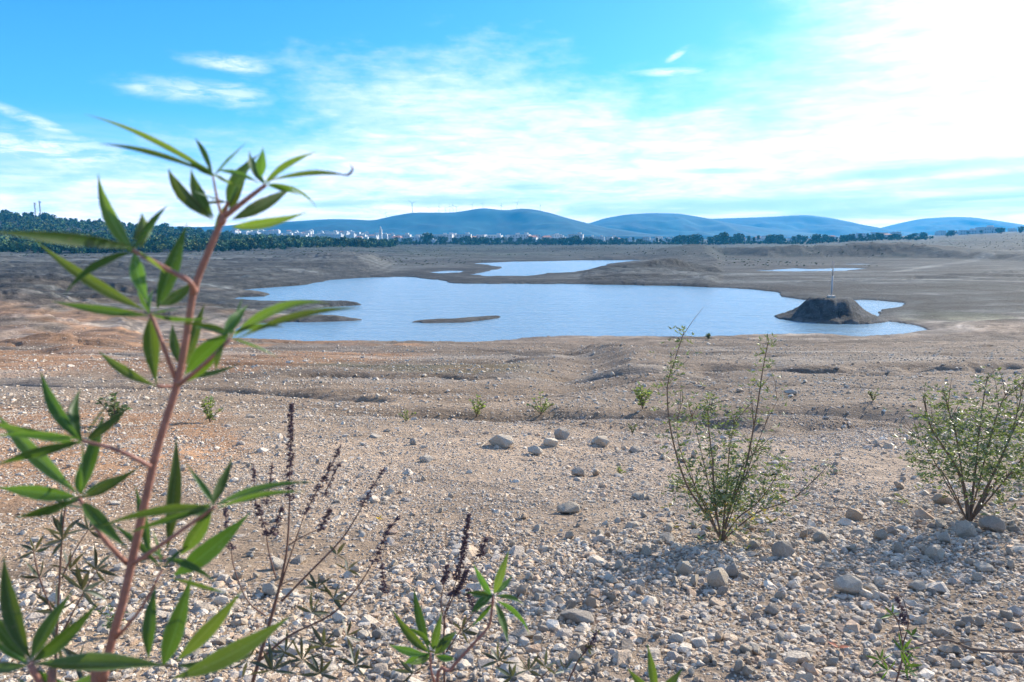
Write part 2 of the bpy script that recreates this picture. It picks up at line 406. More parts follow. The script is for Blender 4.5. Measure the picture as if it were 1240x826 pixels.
M_WHITE = mat_simple('white_render', (.55, .54, .51), .8, .06, .3, usecol=True)
M_WIN = mat_simple('dark_window', (.06, .07, .09), .3, .1, 1)
M_TILE = mat_simple('terracotta_roof', (.42, .20, .13), .8, .2, 2)
M_METAL = mat_simple('painted_metal', (.40, .40, .40), .5, .06, 2)
M_MASTR = mat_simple('rusty_mast', (.42, .34, .30), .7, .2, 2)
# ------------------------------------------------------------------ ground sheet
def build_ground():
    az = np.concatenate([np.linspace(-180, -48, 60, endpoint=False), np.linspace(-48, 48, 1050, endpoint=False), np.linspace(48, 180, 60, endpoint=False)])
    az = np.radians(az); rr = np.concatenate([[.02], np.geomspace(.6, 7400, 1150)])
    A, RR = np.meshgrid(az, rr); x = RR * np.sin(A); y = RR * np.cos(A)
    z, s, u = height(x, y)
    far = np.hypot(x, y)
    na, nr = len(az), len(rr)
    V = np.stack([x, y, z], -1).reshape(-1, 3)
    i, j = np.meshgrid(np.arange(nr - 1), np.arange(na), indexing='ij'); j2 = (j + 1) % na
    q = np.stack([i * na + j, i * na + j2, (i + 1) * na + j2, (i + 1) * na + j], -1).reshape(-1, 4)[:, ::-1]
    # soil colours
    tan = np.array([.44, .33, .23]); grey = np.array([.38, .305, .235]); ochre = np.array([.44, .255, .14]); pale = np.array([.50, .44, .37])
    olive = np.array([.155, .16, .085]); dark = np.array([.115, .10, .09]); scrub = np.array([.10, .115, .075]); mauve = np.array([.26, .205, .155])
    def mixc(c, d, f): return c * (1 - f[..., None]) + d * f[..., None]
    c = np.tile(tan, x.shape + (1,))
    uu = np.clip(u, -200, 1500)
    c = mixc(c, grey, np.clip(sstep(300, 900, uu + 300 * fbm(x, y, 14, 3, 100)) * .85, 0, 1))
    c = mixc(c, mauve, sstep(10, 40, y) * .85)
    # warm soil to the left
    f = sstep(.02, .3, fbm(x, y * 1.0, 9, 4, 110) + .34 - (uu) / 900) * sstep(5, 10, far) * (1 - sstep(120, 220, y))
    c = mixc(c, ochre, np.clip(f, 0, 1) * .9)
    # pale patches, dark wet bands, olive ground cover
    st = fbm(x * .35, y, 6, 4, 120)
    c = mixc(c, pale, np.clip(sstep(.18, .42, st) * .55 * sstep(10, 25, far), 0, 1))
    c = mixc(c, dark, sstep(.2, .5, fbm(x * .3, y, 9, 4, 130)) * .55 * sstep(60, 120, y))
    c = mixc(c, dark, sstep(.16, .4, fbm(x * .5 + 50, y, 5, 4, 131)) * .35 * sstep(12, 22, y))
    fo = sstep(.05, .3, fbm(x * .6, y, 7, 3, 140)) * sstep(15, 20, y) * (1 - sstep(36, 46, y)) * sstep(330, 420, uu) * (1 - sstep(600, 680, uu))
    c = mixc(c, olive, fo * .6)
    fo = sstep(.1, .3, fbm(x * .6, y, 12, 3, 141)) * sstep(95, 110, y) * (1 - sstep(160, 200, y)) * sstep(1080, 1130, uu)
    c = mixc(c, np.array([.26, .27, .12]), fo * .55)
    # mound in the lake: blue shade put into its dark slate colour, paler foot
    qm = np.hypot(x - MCX, y - MCY)
    c = mixc(c, np.array([.09, .10, .105]), (1 - sstep(7.0, 7.6, qm)) * np.clip(.85 + .5 * fbm(x, y, 1.2, 4, 14), 0, 1))
    # wet rim at the waterline
    c = mixc(c, dark * 1.1, (1 - sstep(.3, 2.2, np.where(s > 0, s, 0))) * .65 * (y > 60))
    c = mixc(c, pale, np.exp(-((s - 4) / 1.6) ** 2) * .35 * (y > 92))
    # far banks: darker silt, streaked
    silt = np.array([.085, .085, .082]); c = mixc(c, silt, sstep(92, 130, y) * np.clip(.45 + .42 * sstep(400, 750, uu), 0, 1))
    s2 = fbm(x * .22, y, 7, 5, 170); c = mixc(c, dark * .8, sstep(.05, .4, s2) * .75 * sstep(90, 120, y))
    c = mixc(c, pale, sstep(.12, .4, fbm(x * .15 + 9, y, 8, 5, 171)) * .4 * sstep(90, 120, y))
    c = c * (1 + .5 * fbm(x, y * 1.0, 2.2, 4, 172) * sstep(40, 90, y))[..., None]
    # far banks: grazing scrub
    c = mixc(c, scrub, sstep(300, 620, y + 120 * fbm(x, y, 80, 3, 150)) * .8)
    c = mixc(c, dark, sstep(.0, .35, fbm(x * .4, y, 40, 4, 160)) * .5 * sstep(170, 260, y))
    # pale dirt tracks on the right bank
    def track(c, pts, w0, w1, f0):
        pts = [G(a, b, 95) for a, b in pts]; best = np.full(x.shape, 1e9)
        mm = (y > 100) & (y < 900) & (x > 0); d = np.full(mm.sum(), 1e9); wv = np.full(mm.sum(), w0)
        for k in range(len(pts) - 1):
            ax, ay, bx, by = pts[k].x, pts[k].y, pts[k + 1].x, pts[k + 1].y
            ex, ey = bx - ax, by - ay; t = np.clip(((x[mm] - ax) * ex + (y[mm] - ay) * ey) / (ex * ex + ey * ey + 1e-6), 0, 1)
            dd = np.hypot(x[mm] - ax - t * ex, y[mm] - ay - t * ey)
            ww = w0 + (w1 - w0) * (k + t) / (len(pts) - 1)
            wv = np.where(dd < d, ww, wv); d = np.minimum(d, dd)
        f = np.zeros(x.shape); f[mm] = (1 - sstep(.7, 1.1, d / wv)) * f0
        return mixc(c, pale * 1.1, f)
    c = track(c, [(880, 335), (980, 336), (1065, 338), (1150, 339), (1245, 341.5)], .9, 1.6, .8)
    c = track(c, [(1075, 330), (1120, 324), (1180, 315), (1250, 303)], 1.0, 6.0, .5)
    for (mu, md, mh, mw, mdp) in MOUNDS[:7]:
        qd = ((x - upos(mu, md)) / mw) ** 2 + ((y - md) / mdp) ** 2
        c = mixc(c, np.array([.035, .055, .05]), np.clip(np.exp(-qd * .8) * (1.1 + 1.2 * fbm(x, y, 12, 3, 190)), 0, .85))
    c = mixc(c, dark * .7, (1 - sstep(4, 12, np.where(s > 0, s, 0))) * .8 * sstep(170, 210, y))
    c = c * np.clip(1 + 1.1 * fbm(x * .25, y, 14, 6, 191, .62) * sstep(60, 120, y), .3, 2)[..., None]
    hz_ = z - WATER; nb = fbm(x, y, 15, 3, 45)
    c = c * (1 + .30 * np.sin(6.283 * (hz_ / .62 + .3 * nb)) * sstep(45, 80, y) * (1 - sstep(350, 450, y)) + .2 * np.sin(6.283 * (hz_ / .23 + .8 * nb)) * sstep(60, 90, y) * (1 - sstep(200, 300, y)))[..., None]
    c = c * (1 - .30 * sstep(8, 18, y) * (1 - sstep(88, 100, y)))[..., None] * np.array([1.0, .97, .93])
    kf = sstep(88, 115, y)[..., None]; c = c * (1 - kf * (1 - np.array([.25, .345, .43]) * (1 + .25 * (1 - sstep(300, 800, uu)))[..., None] * np.array([1.08, 1, .93])))  # far banks darkened, blue haze glare painted into the silt colour
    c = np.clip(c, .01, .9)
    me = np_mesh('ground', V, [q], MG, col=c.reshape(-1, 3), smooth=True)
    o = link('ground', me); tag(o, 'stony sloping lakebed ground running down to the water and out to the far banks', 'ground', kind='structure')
build_ground()
# water sheet
wb = MB(); wb.add([(-900, 40, WATER), (900, 40, WATER), (1500, 760, WATER), (-1500, 760, WATER)], [(0, 1, 2, 3)])
tag(wb.build('water', MW), 'pale blue rippled lake water', 'lake', kind='structure')
# ------------------------------------------------------------------ hills
def hill(crest, depth, halfdep, base, seed, col):
    us = np.arange(crest[0][0], crest[-1][0] + .1, 3.0); cu = [c[0] for c in crest]; cv = [c[1] for c in crest]
    vs = np.interp(us, cu, cv)
    k = np.ones(5) / 5; vs = np.convolve(np.pad(vs, 2, 'edge'), k, 'valid')
    tt = np.linspace(-1, 1, 61)
    U, T = np.meshgrid(us, tt, indexing='ij')
    y = depth + T * halfdep; x = (U - 620) / F / KH * depth * (1 + (y / depth - 1) * .6)
    top = CAMZ + (HOR - vs)[:, None] / F / KH * depth * 1.0 - base
    prof = np.where(T < 0, (1 - np.abs(T) ** 1.7), (1 - np.abs(T) ** 2))
    ridg = np.abs(fbm(x, y, halfdep * .45, 5, seed))
    z = base + top * prof + (-ridg * top * .85 * (1 - prof) * prof * 3.2) + fbm(x, y, 80, 4, seed + 5) * 6 * np.clip(1 - prof, 0, .4) 
    z = np.where(np.abs(T) > .985, base - 30, z)
    n, m_ = U.shape
    V = np.stack([x, y, z], -1).reshape(-1, 3)
    i, j = np.meshgrid(np.arange(n - 1), np.arange(m_ - 1), indexing='ij')
    q = np.stack([i * m_ + j, (i + 1) * m_ + j, (i + 1) * m_ + j + 1, i * m_ + j + 1], -1).reshape(-1, 4)
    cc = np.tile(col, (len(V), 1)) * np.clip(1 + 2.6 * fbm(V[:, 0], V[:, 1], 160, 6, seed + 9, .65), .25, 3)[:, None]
    return link('hills', np_mesh('hills', V, [q], M_HILL, col=cc, smooth=True))
M_HILL = mat_simple('scrub_hillside', (1, 1, 1), .95, .3, .02, usecol=True)
hcol = np.array([.003, .030, .032])  # dark scrub with some blue of the distance haze put into its colour
HILLS = [([(-200,268),(0,270),(120,274),(250,275),(330,270),(370,267.5),(402,265.5),(428,266),(454,267.5),(478,262),(501,258),(549,258),(566,255.5),(583,252.5),(596,253.5),(612,255.5),(634,252.8),(651,255),(668,259),(684,264),(700,268),(730,275),(780,283),(840,292)], 3700, 1000, 5, 200, 'long blue wooded ridge carrying wind turbines'),
         ([(640,285),(690,275),(716,270),(730,265),(755,260.5),(785,258.5),(820,259),(850,264),(880,270),(930,277),(1000,286),(1060,294)], 4500, 1000, 5, 210, 'rounded blue hill in the middle of the far range'),
         ([(780,270),(840,266),(870,265),(900,264),(930,263),(955,261.5),(975,260.8),(1000,264),(1030,270),(1062,277),(1100,283),(1160,290)], 5400, 1100, 5, 220, 'pale blue double hill right of the middle'),
         ([(980,290),(1030,284),(1062,277.5),(1090,270),(1115,265),(1150,263),(1175,263.5),(1200,267),(1240,273),(1300,278),(1400,284)], 6100, 1100, 5, 230, 'palest low hill at the far right')]
for cr, dp, hd, bs, sd, lb in HILLS:
    tag(hill(cr, dp, hd, bs, sd, hcol), lb, 'hill', kind='structure')
# ------------------------------------------------------------------ rocks and gravel
def hull(n, seed, sq=(1, 1, 1)):
    rg = random.Random(seed); bm = bmesh.new()
    for k in range(n):
        v = Vector((rg.gauss(0, 1), rg.gauss(0, 1), rg.gauss(0, 1))).normalized() * rg.uniform(.8, 1.0)
        bm.verts.new((v.x * sq[0], v.y * sq[1], v.z * sq[2]))
    r = bmesh.ops.convex_hull(bm, input=bm.verts)
    dead = [v for v in bm.verts if not v.link_faces]; bmesh.ops.delete(bm, geom=dead, context='VERTS')
    bmesh.ops.triangulate(bm, faces=bm.faces); bmesh.ops.recalc_face_normals(bm, faces=bm.faces)
    return bm
def bm_arrays(bm):
    bm.verts.ensure_lookup_table(); bm.verts.index_update()
    return np.array([v.co[:] for v in bm.verts]), np.array([[v.index for v in f.verts] for f in bm.faces])
GV = [bm_arrays(hull(16, 100 + k, (1, random.uniform(.6, .95), random.uniform(.4, .75)))) for k in range(14)]
def big_rock(seed, flat=.6):
    rg = random.Random(seed)
    bm = hull(15, seed, (1, rg.uniform(.6, .85), flat))
    bmesh.ops.bevel(bm, geom=bm.edges[:], offset=.045, segments=1, affect='EDGES', profile=.5)
    bmesh.ops.triangulate(bm, faces=bm.faces)
    bmesh.ops.subdivide_edges(bm, edges=bm.edges[:], cuts=1, use_grid_fill=True)
    bmesh.ops.triangulate(bm, faces=bm.faces)
    V, T = bm_arrays(bm); bm.free()
    d = fbm(V[:, 0] * 3 + V[:, 2] * 2, V[:, 1] * 3 - V[:, 2], 1.2, 4, seed) * .13
    V = V * (1 + d)[:, None]; return V, T
def stone_cols(n, rng):
    c = np.array([[1, .97, .92], [1.08, 1.06, 1.03], [.82, .80, .80], [1.0, .88, .76], [.66, .62, .58], [1.18, 1.17, 1.15], [.95, .78, .66]])
    k = rng.choice(len(c), n, p=[.24, .17, .14, .17, .1, .08, .10])
    return c[k] * rng.uniform(.82, 1.12, n)[:, None]
def gravel():
    rng = RNG; Vs = []; Ts = []; Cs = []; n0 = 0
    classes = [(.016, 2.0, 8.5, .30), (.026, 2.0, 14, .42), (.042, 2.0, 20, .50), (.065, 2.0, 30, .30), (.095, 2.0, 6.5, .16), (.10, 6, 60, .04), (.17, 20, 84, .012)]
    for (dia, y0, y1, cov) in classes:
        area = .8 * (y1 * y1 - y0 * y0); n = int(area * cov / (.785 * dia * dia * .8))
        y = np.sqrt(rng.uniform(y0 * y0, y1 * y1, n)); x = y * rng.uniform(-.86, .86, n)
        y = y + rng.uniform(-.1, .1, n)
        dn = .62 + .9 * fbm(x, y, 1.6, 3, 300) + .5 * fbm(x, y, .5, 2, 305)
        big = sstep(6.2, 4.6, y + .35 * fbm(x, y, 1.5, 2, 301) - .18 * x)
        if dia > .03: dn = dn * (.13 + 1.1 * big) if dia < .098 else dn
        else: dn = dn * (.75 + .35 * big)
        keep = rng.uniform(0, 1, n) < np.clip(dn, .05, 1); x = x[keep]; y = y[keep]; n = len(x)
        z = height(x, y)[0]
        sz = dia * .5 * np.exp(rng.normal(0, .28, n))
        cols = stone_cols(n, rng)
        var = rng.integers(0, len(GV), n)
        for k, (V, T) in enumerate(GV):
            m = np.where(var == k)[0]
            if not len(m): continue
            a = rng.uniform(0, 6.283, len(m)); tx = rng.normal(0, .35, len(m)); ca, sa, ct, stt = np.cos(a), np.sin(a), np.cos(tx), np.sin(tx)
            X = V[None, :, 0] * sz[m, None]; Y = V[None, :, 1] * sz[m, None]; Z = V[None, :, 2] * sz[m, None]
            Y2 = Y * ct[:, None] - Z * stt[:, None]; Z2 = Y * stt[:, None] + Z * ct[:, None]
            X3 = X * ca[:, None] - Y2 * sa[:, None]; Y3 = X * sa[:, None] + Y2 * ca[:, None]
            W = np.stack([X3 + x[m, None], Y3 + y[m, None], Z2 + (z[m] + sz[m] * .10)[:, None]], -1)
            Vs.append(W.reshape(-1, 3)); Cs.append(np.repeat(cols[m], len(V), 0))
            Ts.append((T[None] + (np.arange(len(m)) * len(V))[:, None, None] + n0).reshape(-1, 3)); n0 += len(m) * len(V)
    me = np_mesh('gravel', np.concatenate(Vs), [np.concatenate(Ts)], M_GRAV, col=np.concatenate(Cs))
    print('gravel verts', n0)
    tag(link('gravel', me), 'pale limestone pebbles and gravel strewn over the slope', 'gravel', kind='stuff')
gravel()
ROCKM = []
for k in range(9):
    V, T = big_rock(500 + k, [.55, .6, .7, .5, .65, .75, .5, .6, .45][k])
    ROCKM.append((V, T))
def rockmesh(k, col):
    V, T = ROCKM[k]
    return np_mesh('rock', V, [T], M_ROCK, col=np.tile(col, (len(V), 1)), smooth=False)
rk_cols = [(1, .95, .88), (1.1, 1.07, 1.02), (.85, .82, .8), (1.0, .86, .74)]
RM = {(k, c): rockmesh(k, rk_cols[c]) for k in range(9) for c in range(4)}
def rock(u, v, w, h, label, c=0, k=None, rz=None, group=None, name='rock'):
    """(u,v) is the base centre in the photo, w x h in photo pixels"""
    p = G(u, v); px = p.y / F
    k = random.randrange(9) if k is None else k
    o = bpy.data.objects.new(name, RM[(k, c)]); COL.objects.link(o)
    V = ROCKM[k][0]; zz = V[:, 2].max() - V[:, 2].min()
    sx = w * px / 2; sz = h * px / zz * 1.25
    o.scale = (sx, sx * 1.0, sz); o.location = (p.x, p.y + sx * .3, p.z + sz * zz * .28)
    o.rotation_euler = (random.uniform(-.15, .15), random.uniform(-.12, .12), random.uniform(-.5, .5) if rz is None else rz)
    return tag(o, label, 'rock', group)
rocks = [
 (607,542,38,15,'dark-sided tan boulder, leftmost of the loose row of rocks on the middle slope',0),
 (647,551,22,11,'small pale rounded rock just right of the dark-sided tan boulder',1),
 (668,541,24,12,'light beige rock in the middle of the row of rocks on the middle slope',1),
 (681,532,24,14,'grey-brown rock rising behind the light beige rock of the row',2),
 (727,541,26,13,'tan block-shaped rock at the right of the row on the middle slope',0),
 (768,549,18,9,'small grey flat rock beyond the right end of the row of rocks',2),
 (700,577,20,11,'grey-brown stone lying below the row of rocks',2),
 (722,576,12,8,'tiny tan stone beside the grey-brown stone below the row',3),
 (688,623,36,14,'lone flattened grey-tan rock on the gravel in the middle of the slope',0),
 (500,539,13,9,'small grey stone alone left of the row of rocks',2),
 (516,560,22,8,'flat pale slab left below the dark-sided tan boulder',1),
 (1028,722,44,24,'large cream angular rock in the foreground gravel on the right',1),
 (872,711,38,22,'pointed tan rock in the foreground under the open twiggy bush',0),
 (889,700,24,18,'grey stone leaning behind the pointed tan rock',2),
 (950,677,34,22,'rounded grey rock right of the open twiggy bush',2),
 (1037,631,26,18,'tan wedge-shaped rock standing up between the two bushes',3),
 (995,657,28,13,'rounded tan rock between the two bushes',0),
 (975,653,16,12,'small brown stone touching the rounded tan rock',3),
 (1172,652,32,22,'large pale blue-grey rock at the foot of the dense bush',1),
 (1203,645,34,20,'large grey rock at the right foot of the dense bush',2),
 (1135,678,30,18,'whitish rock below the dense bush at the right',1),
 (829,697,24,18,'pale rounded rock left of the pointed tan rock',1),
 (1143,612,30,14,'orange-brown rock beside the trunk of the dense bush',3),
 (1195,693,34,10,'flat pale slab in the gravel at the right edge',1),
 (1112,716,26,12,'flat white-grey stone right of the large cream angular rock',1),
 (636,722,26,14,'pinkish tan oblong stone at the lower middle behind the sprouting leaves',3),
 (700,756,52,14,'long flat grey slab in the foreground gravel',2),
 (697,808,22,22,'upright cream stone at the bottom edge of the gravel',1),
 (325,722,26,16,'pale stone seen through the dry stalks',1),
 (335,690,24,15,'cream stone behind the dry stalks',1),
 (210,678,18,14,'white stone behind the leaves of the tall shrub',1),
 (255,772,20,14,'tan stone low behind the leaves of the tall shrub',0),
 (1090,592,18,9,'flat brown stone on the slope left of the dense bush',3),
 (828,560,14,8,'small flat blue-grey stone left of the open twiggy bush',2),
 (772,604,18,7,'small whitish flat stone on the gravel left of the open twiggy bush',1),
 (958,478,18,6,'dark rock on the far part of the slope',2),
 (721,451,8,4,'small white rock near the gully on the far slope',1),
 (975,464,7,4,'tiny white stone beyond the dark rock on the far slope',1),
 (897,475,12,5,'small brown rock beyond the open twiggy bush',3),
 (560,838,20,14,'brown stone at the bottom edge',0)]
for rr_ in rocks:
    if rr_[1] > 826: continue
    rock(rr_[0], rr_[1], rr_[2], rr_[3], rr_[4], rr_[5])
# medium stones, 240 individually built
zones = [((620, 1240), (640, 826), 125, 'fist-sized pale stone lying in the coarse gravel of the lower right foreground', 'fist-sized stones in the lower right gravel', (11, 22)),
         ((200, 620), (660, 826), 60, 'fist-sized pale stone in the gravel behind the foreground shrubs', 'fist-sized stones behind the foreground shrubs', (9, 18)),
         ((0, 1240), (545, 640), 45, 'small loose stone scattered on the fine gravel of the middle slope', 'loose stones on the middle slope', (6, 13)),
         ((420, 1240), (440, 530), 24, 'distant small stone scattered on the far slope above the shore', 'stones on the far slope', (4, 8))]
for (ua, ub), (va, vb), n, lb, gp, (w0, w1) in zones:
    for k in range(n):
        u = random.uniform(ua, ub); v = random.uniform(va, vb); w = random.uniform(w0, w1) * random.uniform(.8, 1.15)
        rock(u, v, w, w * random.uniform(.5, .75), lb, random.choice([0, 0, 1, 1, 2, 3]), group=gp, name='stone', rz=random.uniform(0, 6.28))
# ------------------------------------------------------------------ leaf building
CAM = Vector((0, 0, CAMZ))
def leaflet(mb, a, b, w, bend=Vector((0, 0, 0)), nrm=None, fold=.35, seg=12, peak=.42, curl=0.0, roll=0.0, col=(1, 1, 1)):
    a = Vector(a); b = Vector(b); mid = (a + b) / 2 + bend
    if nrm is None: nrm = (CAM - a).normalized()
    V = []; UV = []
    for i in range(seg + 1):
        t = i / seg
        c = a * (1 - t) ** 2 + mid * 2 * t * (1 - t) + b * t * t
        d = ((mid - a) * (1 - t) + (b - mid) * t).normalized()
        sd = d.cross(nrm); 
        if sd.length < 1e-3: sd = d.cross(Vector((0, 0, 1)))
        sd.normalize(); up = sd.cross(d)
        if up.dot(nrm) < 0: up = -up
        ang = roll * (1 + .6 * t)
        sd, up = sd * math.cos(ang) + up * math.sin(ang), up * math.cos(ang) - sd * math.sin(ang)
        e = peak; q = t ** (math.log(.5) / math.log(e))
        hw = w * .385 * max(0.0, math.sin(math.pi * q)) ** 1.3 * (1 + .035 * math.sin(i * 2.4 + w * 300)) + w * .012
        c = c + up * (curl * t * t)
        wav = math.sin(t * 17 + w * 900) * hw * .06
        for j, s in enumerate((-1, -.5, 0, .5, 1)):
            V.append(tuple(c + sd * (s * hw) + up * (abs(s) * hw * fold + wav * abs(s)))); UV.append(((s + 1) / 2, t))
    q = [(i * 5 + j, i * 5 + j + 1, (i + 1) * 5 + j + 1, (i + 1) * 5 + j) for i in range(seg) for j in range(4)]
    mb.add(V, q, uv=UV, col=col)
def child(mb, name, mats, parent, smooth=True):
    """verts were gathered in world space: move into the parent's frame"""
    pv = Vector(parent.matrix_world.translation) if parent.parent else Vector(parent.location)
    if parent.type == 'MESH' and parent.parent is not None: pv = Vector(parent.parent.location)
    for k in range(len(mb.v)): mb.v[k] = mb.v[k] - np.array(pv)
    return mb.build(name, mats, parent, smooth)
PXM = lambda px, d: px / F * d
def palmate(parent, D, petiole, leaflets, mat=None, pw=3.2, pmat=None):
    """leaflets: (u0,v0,u1,v1,width_px,[bend u, bend v],[depth offset of tip],[roll])"""
    mb = MB()
    for L in leaflets:
        u0, v0, u1, v1, w = L[:5]
        bu, bv = (L[5] if len(L) > 5 and L[5] else (0, 0)); dd = L[6] if len(L) > 6 else random.uniform(-.03, .04); ro = L[7] if len(L) > 7 else random.uniform(-.6, .6)
        a = P(u0, v0, D); b = P(u1, v1, D + dd)
        bend = P(u0 + bu, v0 + bv, D) - a + Vector((0, -random.uniform(.0, .01), 0))
        br = random.choice([.7, .85, 1, 1.2, 1.55]) * random.uniform(.9, 1.1)
        leaflet(mb, a, b, PXM(w, D) / max(.8, abs(math.cos(ro))), bend, None, random.uniform(.2, .55), 14, random.uniform(.38, .5), random.uniform(-.01, .012), ro, (br * random.uniform(.9, 1.35), br, br * random.uniform(.85, 1.1)))
    if petiole and len(leaflets) > 3:
        hu, hv = petiole[-1]; ml = sum(math.hypot(q_[2] - q_[0], q_[3] - q_[1]) for q_ in leaflets) / len(leaflets)
        for e in range(3):
            th = random.uniform(0, 6.28); l_ = ml * random.uniform(.4, .85)
            leaflet(mb, P(hu, hv, D), P(hu + math.cos(th) * l_, hv + math.sin(th) * l_, D + random.uniform(-.03, .06)), PXM(random.uniform(8, 15), D), Vector((0, 0, random.uniform(-.004, .01))), None, .4, 12, .45, 0, random.uniform(-1.2, 1.2), (.9, .95, .9))
    lf = child(mb, 'leaf', mat or M_LEAF, parent)
    if petiole:
        pm = MB(); pts = smooth_path([P(u, v, D + (.012 if i == 0 else 0)) for i, (u, v) in enumerate(petiole)], 4)
        n = len(pts); pm.tube(pts, [PXM(pw * (1.2 - .4 * i / (n - 1)), D) / 2 for i in range(n)], 7)
        for k in range(len(pm.v)): pm.v[k] = pm.v[k] - np.array(parent.location)
        pm.build('petiole', pmat or M_STEM, lf, True)
    return lf
# ------------------------------------------------------------------ the tall shoot in front
D0 = .65
base = P(126, 826, D0); bx, by = base.x - .03, base.y + .03
root = empty('leafy_shrub', (bx, by, H(bx, by)), label='tall leafy shoot with thick reddish stem, standing closest to the viewer at the left', cat='shrub')
st = MB()
pts = [Vector((bx, by, H(bx, by) - .05)), Vector((bx - .01, by, H(bx, by) + .5)), P(118, 880, D0), P(125, 826, D0), P(133, 785, D0), P(147, 735, D0), P(159, 683, D0), P(174, 615, D0), P(187, 557, D0), P(201, 508, D0), P(215, 463, D0), P(226, 405, D0), P(235, 351, D0), P(251, 308, D0), P(269, 266, D0)]
sp = smooth_path(pts, 4); n = len(sp)
st.tube(sp, [PXM(12.8 - 5 * (i / (n - 1)) ** .8, D0) / 2 for i in range(n)], 10)
for (u, v) in ((215, 463), (187, 557), (159, 683), (235, 351), (269, 266), (140, 765)):   # nodes
    st.tube([P(u - 2, v + 7, D0), P(u, v, D0), P(u + 1.5, v - 6, D0)], [PXM(4, D0), PXM(5.6, D0), PXM(3.6, D0)], 10)
child(st, 'stem', M_STEM, root)
L = palmate
L(root, .64, [(269,266),(262,236),(258,214)], [(261,214,102,143,9,(-4,-22),-.05,.3),(257,212,120,177,8,(0,-16),-.05,.2),(262,214,183,163,6,(0,-6),.02),(258,266,196,197,19,(-12,4),.02,.2),(259,264,230,212,19,(-6,2),.03,-.2),(260,212,296,216,7,(0,4)),(262,214,240,190,5)], pw=3)
L(root, .66, [(269,266),(276,245)], [(276,252,311,181,22,(-6,-4),.03,.6),(281,266,357,220,20,(4,8),.05,.2),(280,275,372,257,15,(4,8),.0,.1),(276,262,300,222,10,(0,0),.02)], pw=5)
L(root, .64, [(270,264),(298,242),(322,224)], [(318,224,392,189,10,(-8,-14),-.02,.2),(322,220,424,212,8,(10,-12),0,.3),(324,222,388,250,5,(10,-14),.02),(314,222,256,204,8,(0,-8)),(316,214,313,176,16,(7,0),.0,.5),(312,216,309,180,14,(-9,0),.02,-.4)], pw=6)
cu = MB(); cu.tube(smooth_path([P(404,209,.64), P(418,212,.64), P(425,209,.64), P(427,203,.645), P(423,199,.65)], 4), [PXM(a_, .64) for a_ in np.linspace(.5, 1.6, 9)] + [PXM(a_, .64) for a_ in np.linspace(1.6, .3, 8)], 6)
child(cu, 'leaf_tip', M_SEED, root)
L(root, .60, [(235,352),(228,340),(195,322),(161,303)], [(165,300,-12,281,17,(0,-4),-.14,.1),(160,305,72,354,12,(-4,-14),-.03,.4),(165,310,126,222,21,(-14,0),.04,.2),(172,300,178,266,20,(4,0),.05,.5),(163,306,181,366,22,(-4,2),.0,-.2),(158,303,40,302,8,(0,-12),-.05,.5),(166,304,210,330,6,(0,-4),0)], pw=6)
L(root, .64, [(214,462),(200,425),(186,388),(181,381)], [(176,376,52,296,18,(-4,6),.03,.1),(180,382,61,364,14,(0,4),.01,-.1),(182,384,187,462,24,(-2,0),.01,.1),(190,374,221,273,25,(4,6),.02,-.2),(194,370,234,348,18,(2,4),.03,.3),(181,380,182,340,8,None,.04)], pw=5)
L(root, .66, [(213,468),(195,468),(190,466)], [(190,468,111,421,15,(0,6),.03,.1)], pw=4)
L(root, .62, [(218,465),(248,440),(279,410)], [(282,408,398,363,15,(0,-26),-.02,.4),(284,412,434,368,11,(0,-16),-.02,.3),(276,405,221,458,31,(0,-4),.03,.1),(272,408,301,367,18,(-2,0),.03,.2),(280,404,351,392,8,(0,-10)),(272,414,266,444,10),(276,400,210,384,8,(0,-6),-.03,.7),(266,420,218,462,13,(10,8),.02)], pw=5)
L(root, .70, [(222,448),(224,440)], [(222,446,246,363,18,(6,0),.03,.2),(221,446,209,392,14,(-4,0),.03),(224,456,290,440,9,(0,8),.03)], pw=4)
L(root, .62, [(182,565),(142,545),(100,534)], [(100,536,49,449,19,(-10,4),.02,.2),(102,536,92,474,19,(-12,6),.04,-.3),(98,532,-8,520,13,(0,-6),-.03,.5),(98,536,-8,568,17,(0,-8),-.02,.4),(104,532,156,487,15,(6,8),.02,.2),(100,538,-8,506,15,(0,0),.02)], pw=5)
L(root, .64, [(154,683),(124,650),(96,603)], [(94,598,-6,500,24,(0,6),.02,.1),(92,602,-8,592,23,(0,-5),.0,.2),(98,600,125,498,21,(4,4),.03,.1),(102,602,171,564,17,(2,6),.02,.4),(92,606,20,634,17,(4,-6),-.04,.6),(100,608,152,670,22,(0,-6),-.02,.2),(97,598,100,560,12)], pw=6)
L(root, .63, [(161,683),(212,648),(261,613)], [(262,612,384,578,12,(-6,-14),-.03,.5),(262,616,366,590,9,(0,-10),-.02,.3),(256,612,282,558,16,(2,0),.05,.2),(258,614,117,632,15,(0,-14),-.04,.5),(256,616,152,642,12,(0,-8),-.02,.6),(256,618,214,680,25,(4,0),.04,.1),(255,610,226,622,14,(0,0),.0)], pw=5)
L(root, .68, [(166,676),(200,676)], [(202,668,213,527,22,(8,0),.03,-.2),(181,670,159,584,15,(8,0),.04,.2),(210,697,300,622,31,(0,10),.0,.1),(208,700,270,720,7,(4,-2))], pw=4)
L(root, .64, [(140,774),(172,735),(196,690)], [(180,798,188,708,21,(0,0),.02,.1),(197,806,232,696,31,(4,4),.01,.2),(214,800,292,708,24,(4,6),.01,-.2),(208,822,352,746,32,(0,14),.0,.1),(215,806,312,790,16,(4,10),.03)], pw=4)
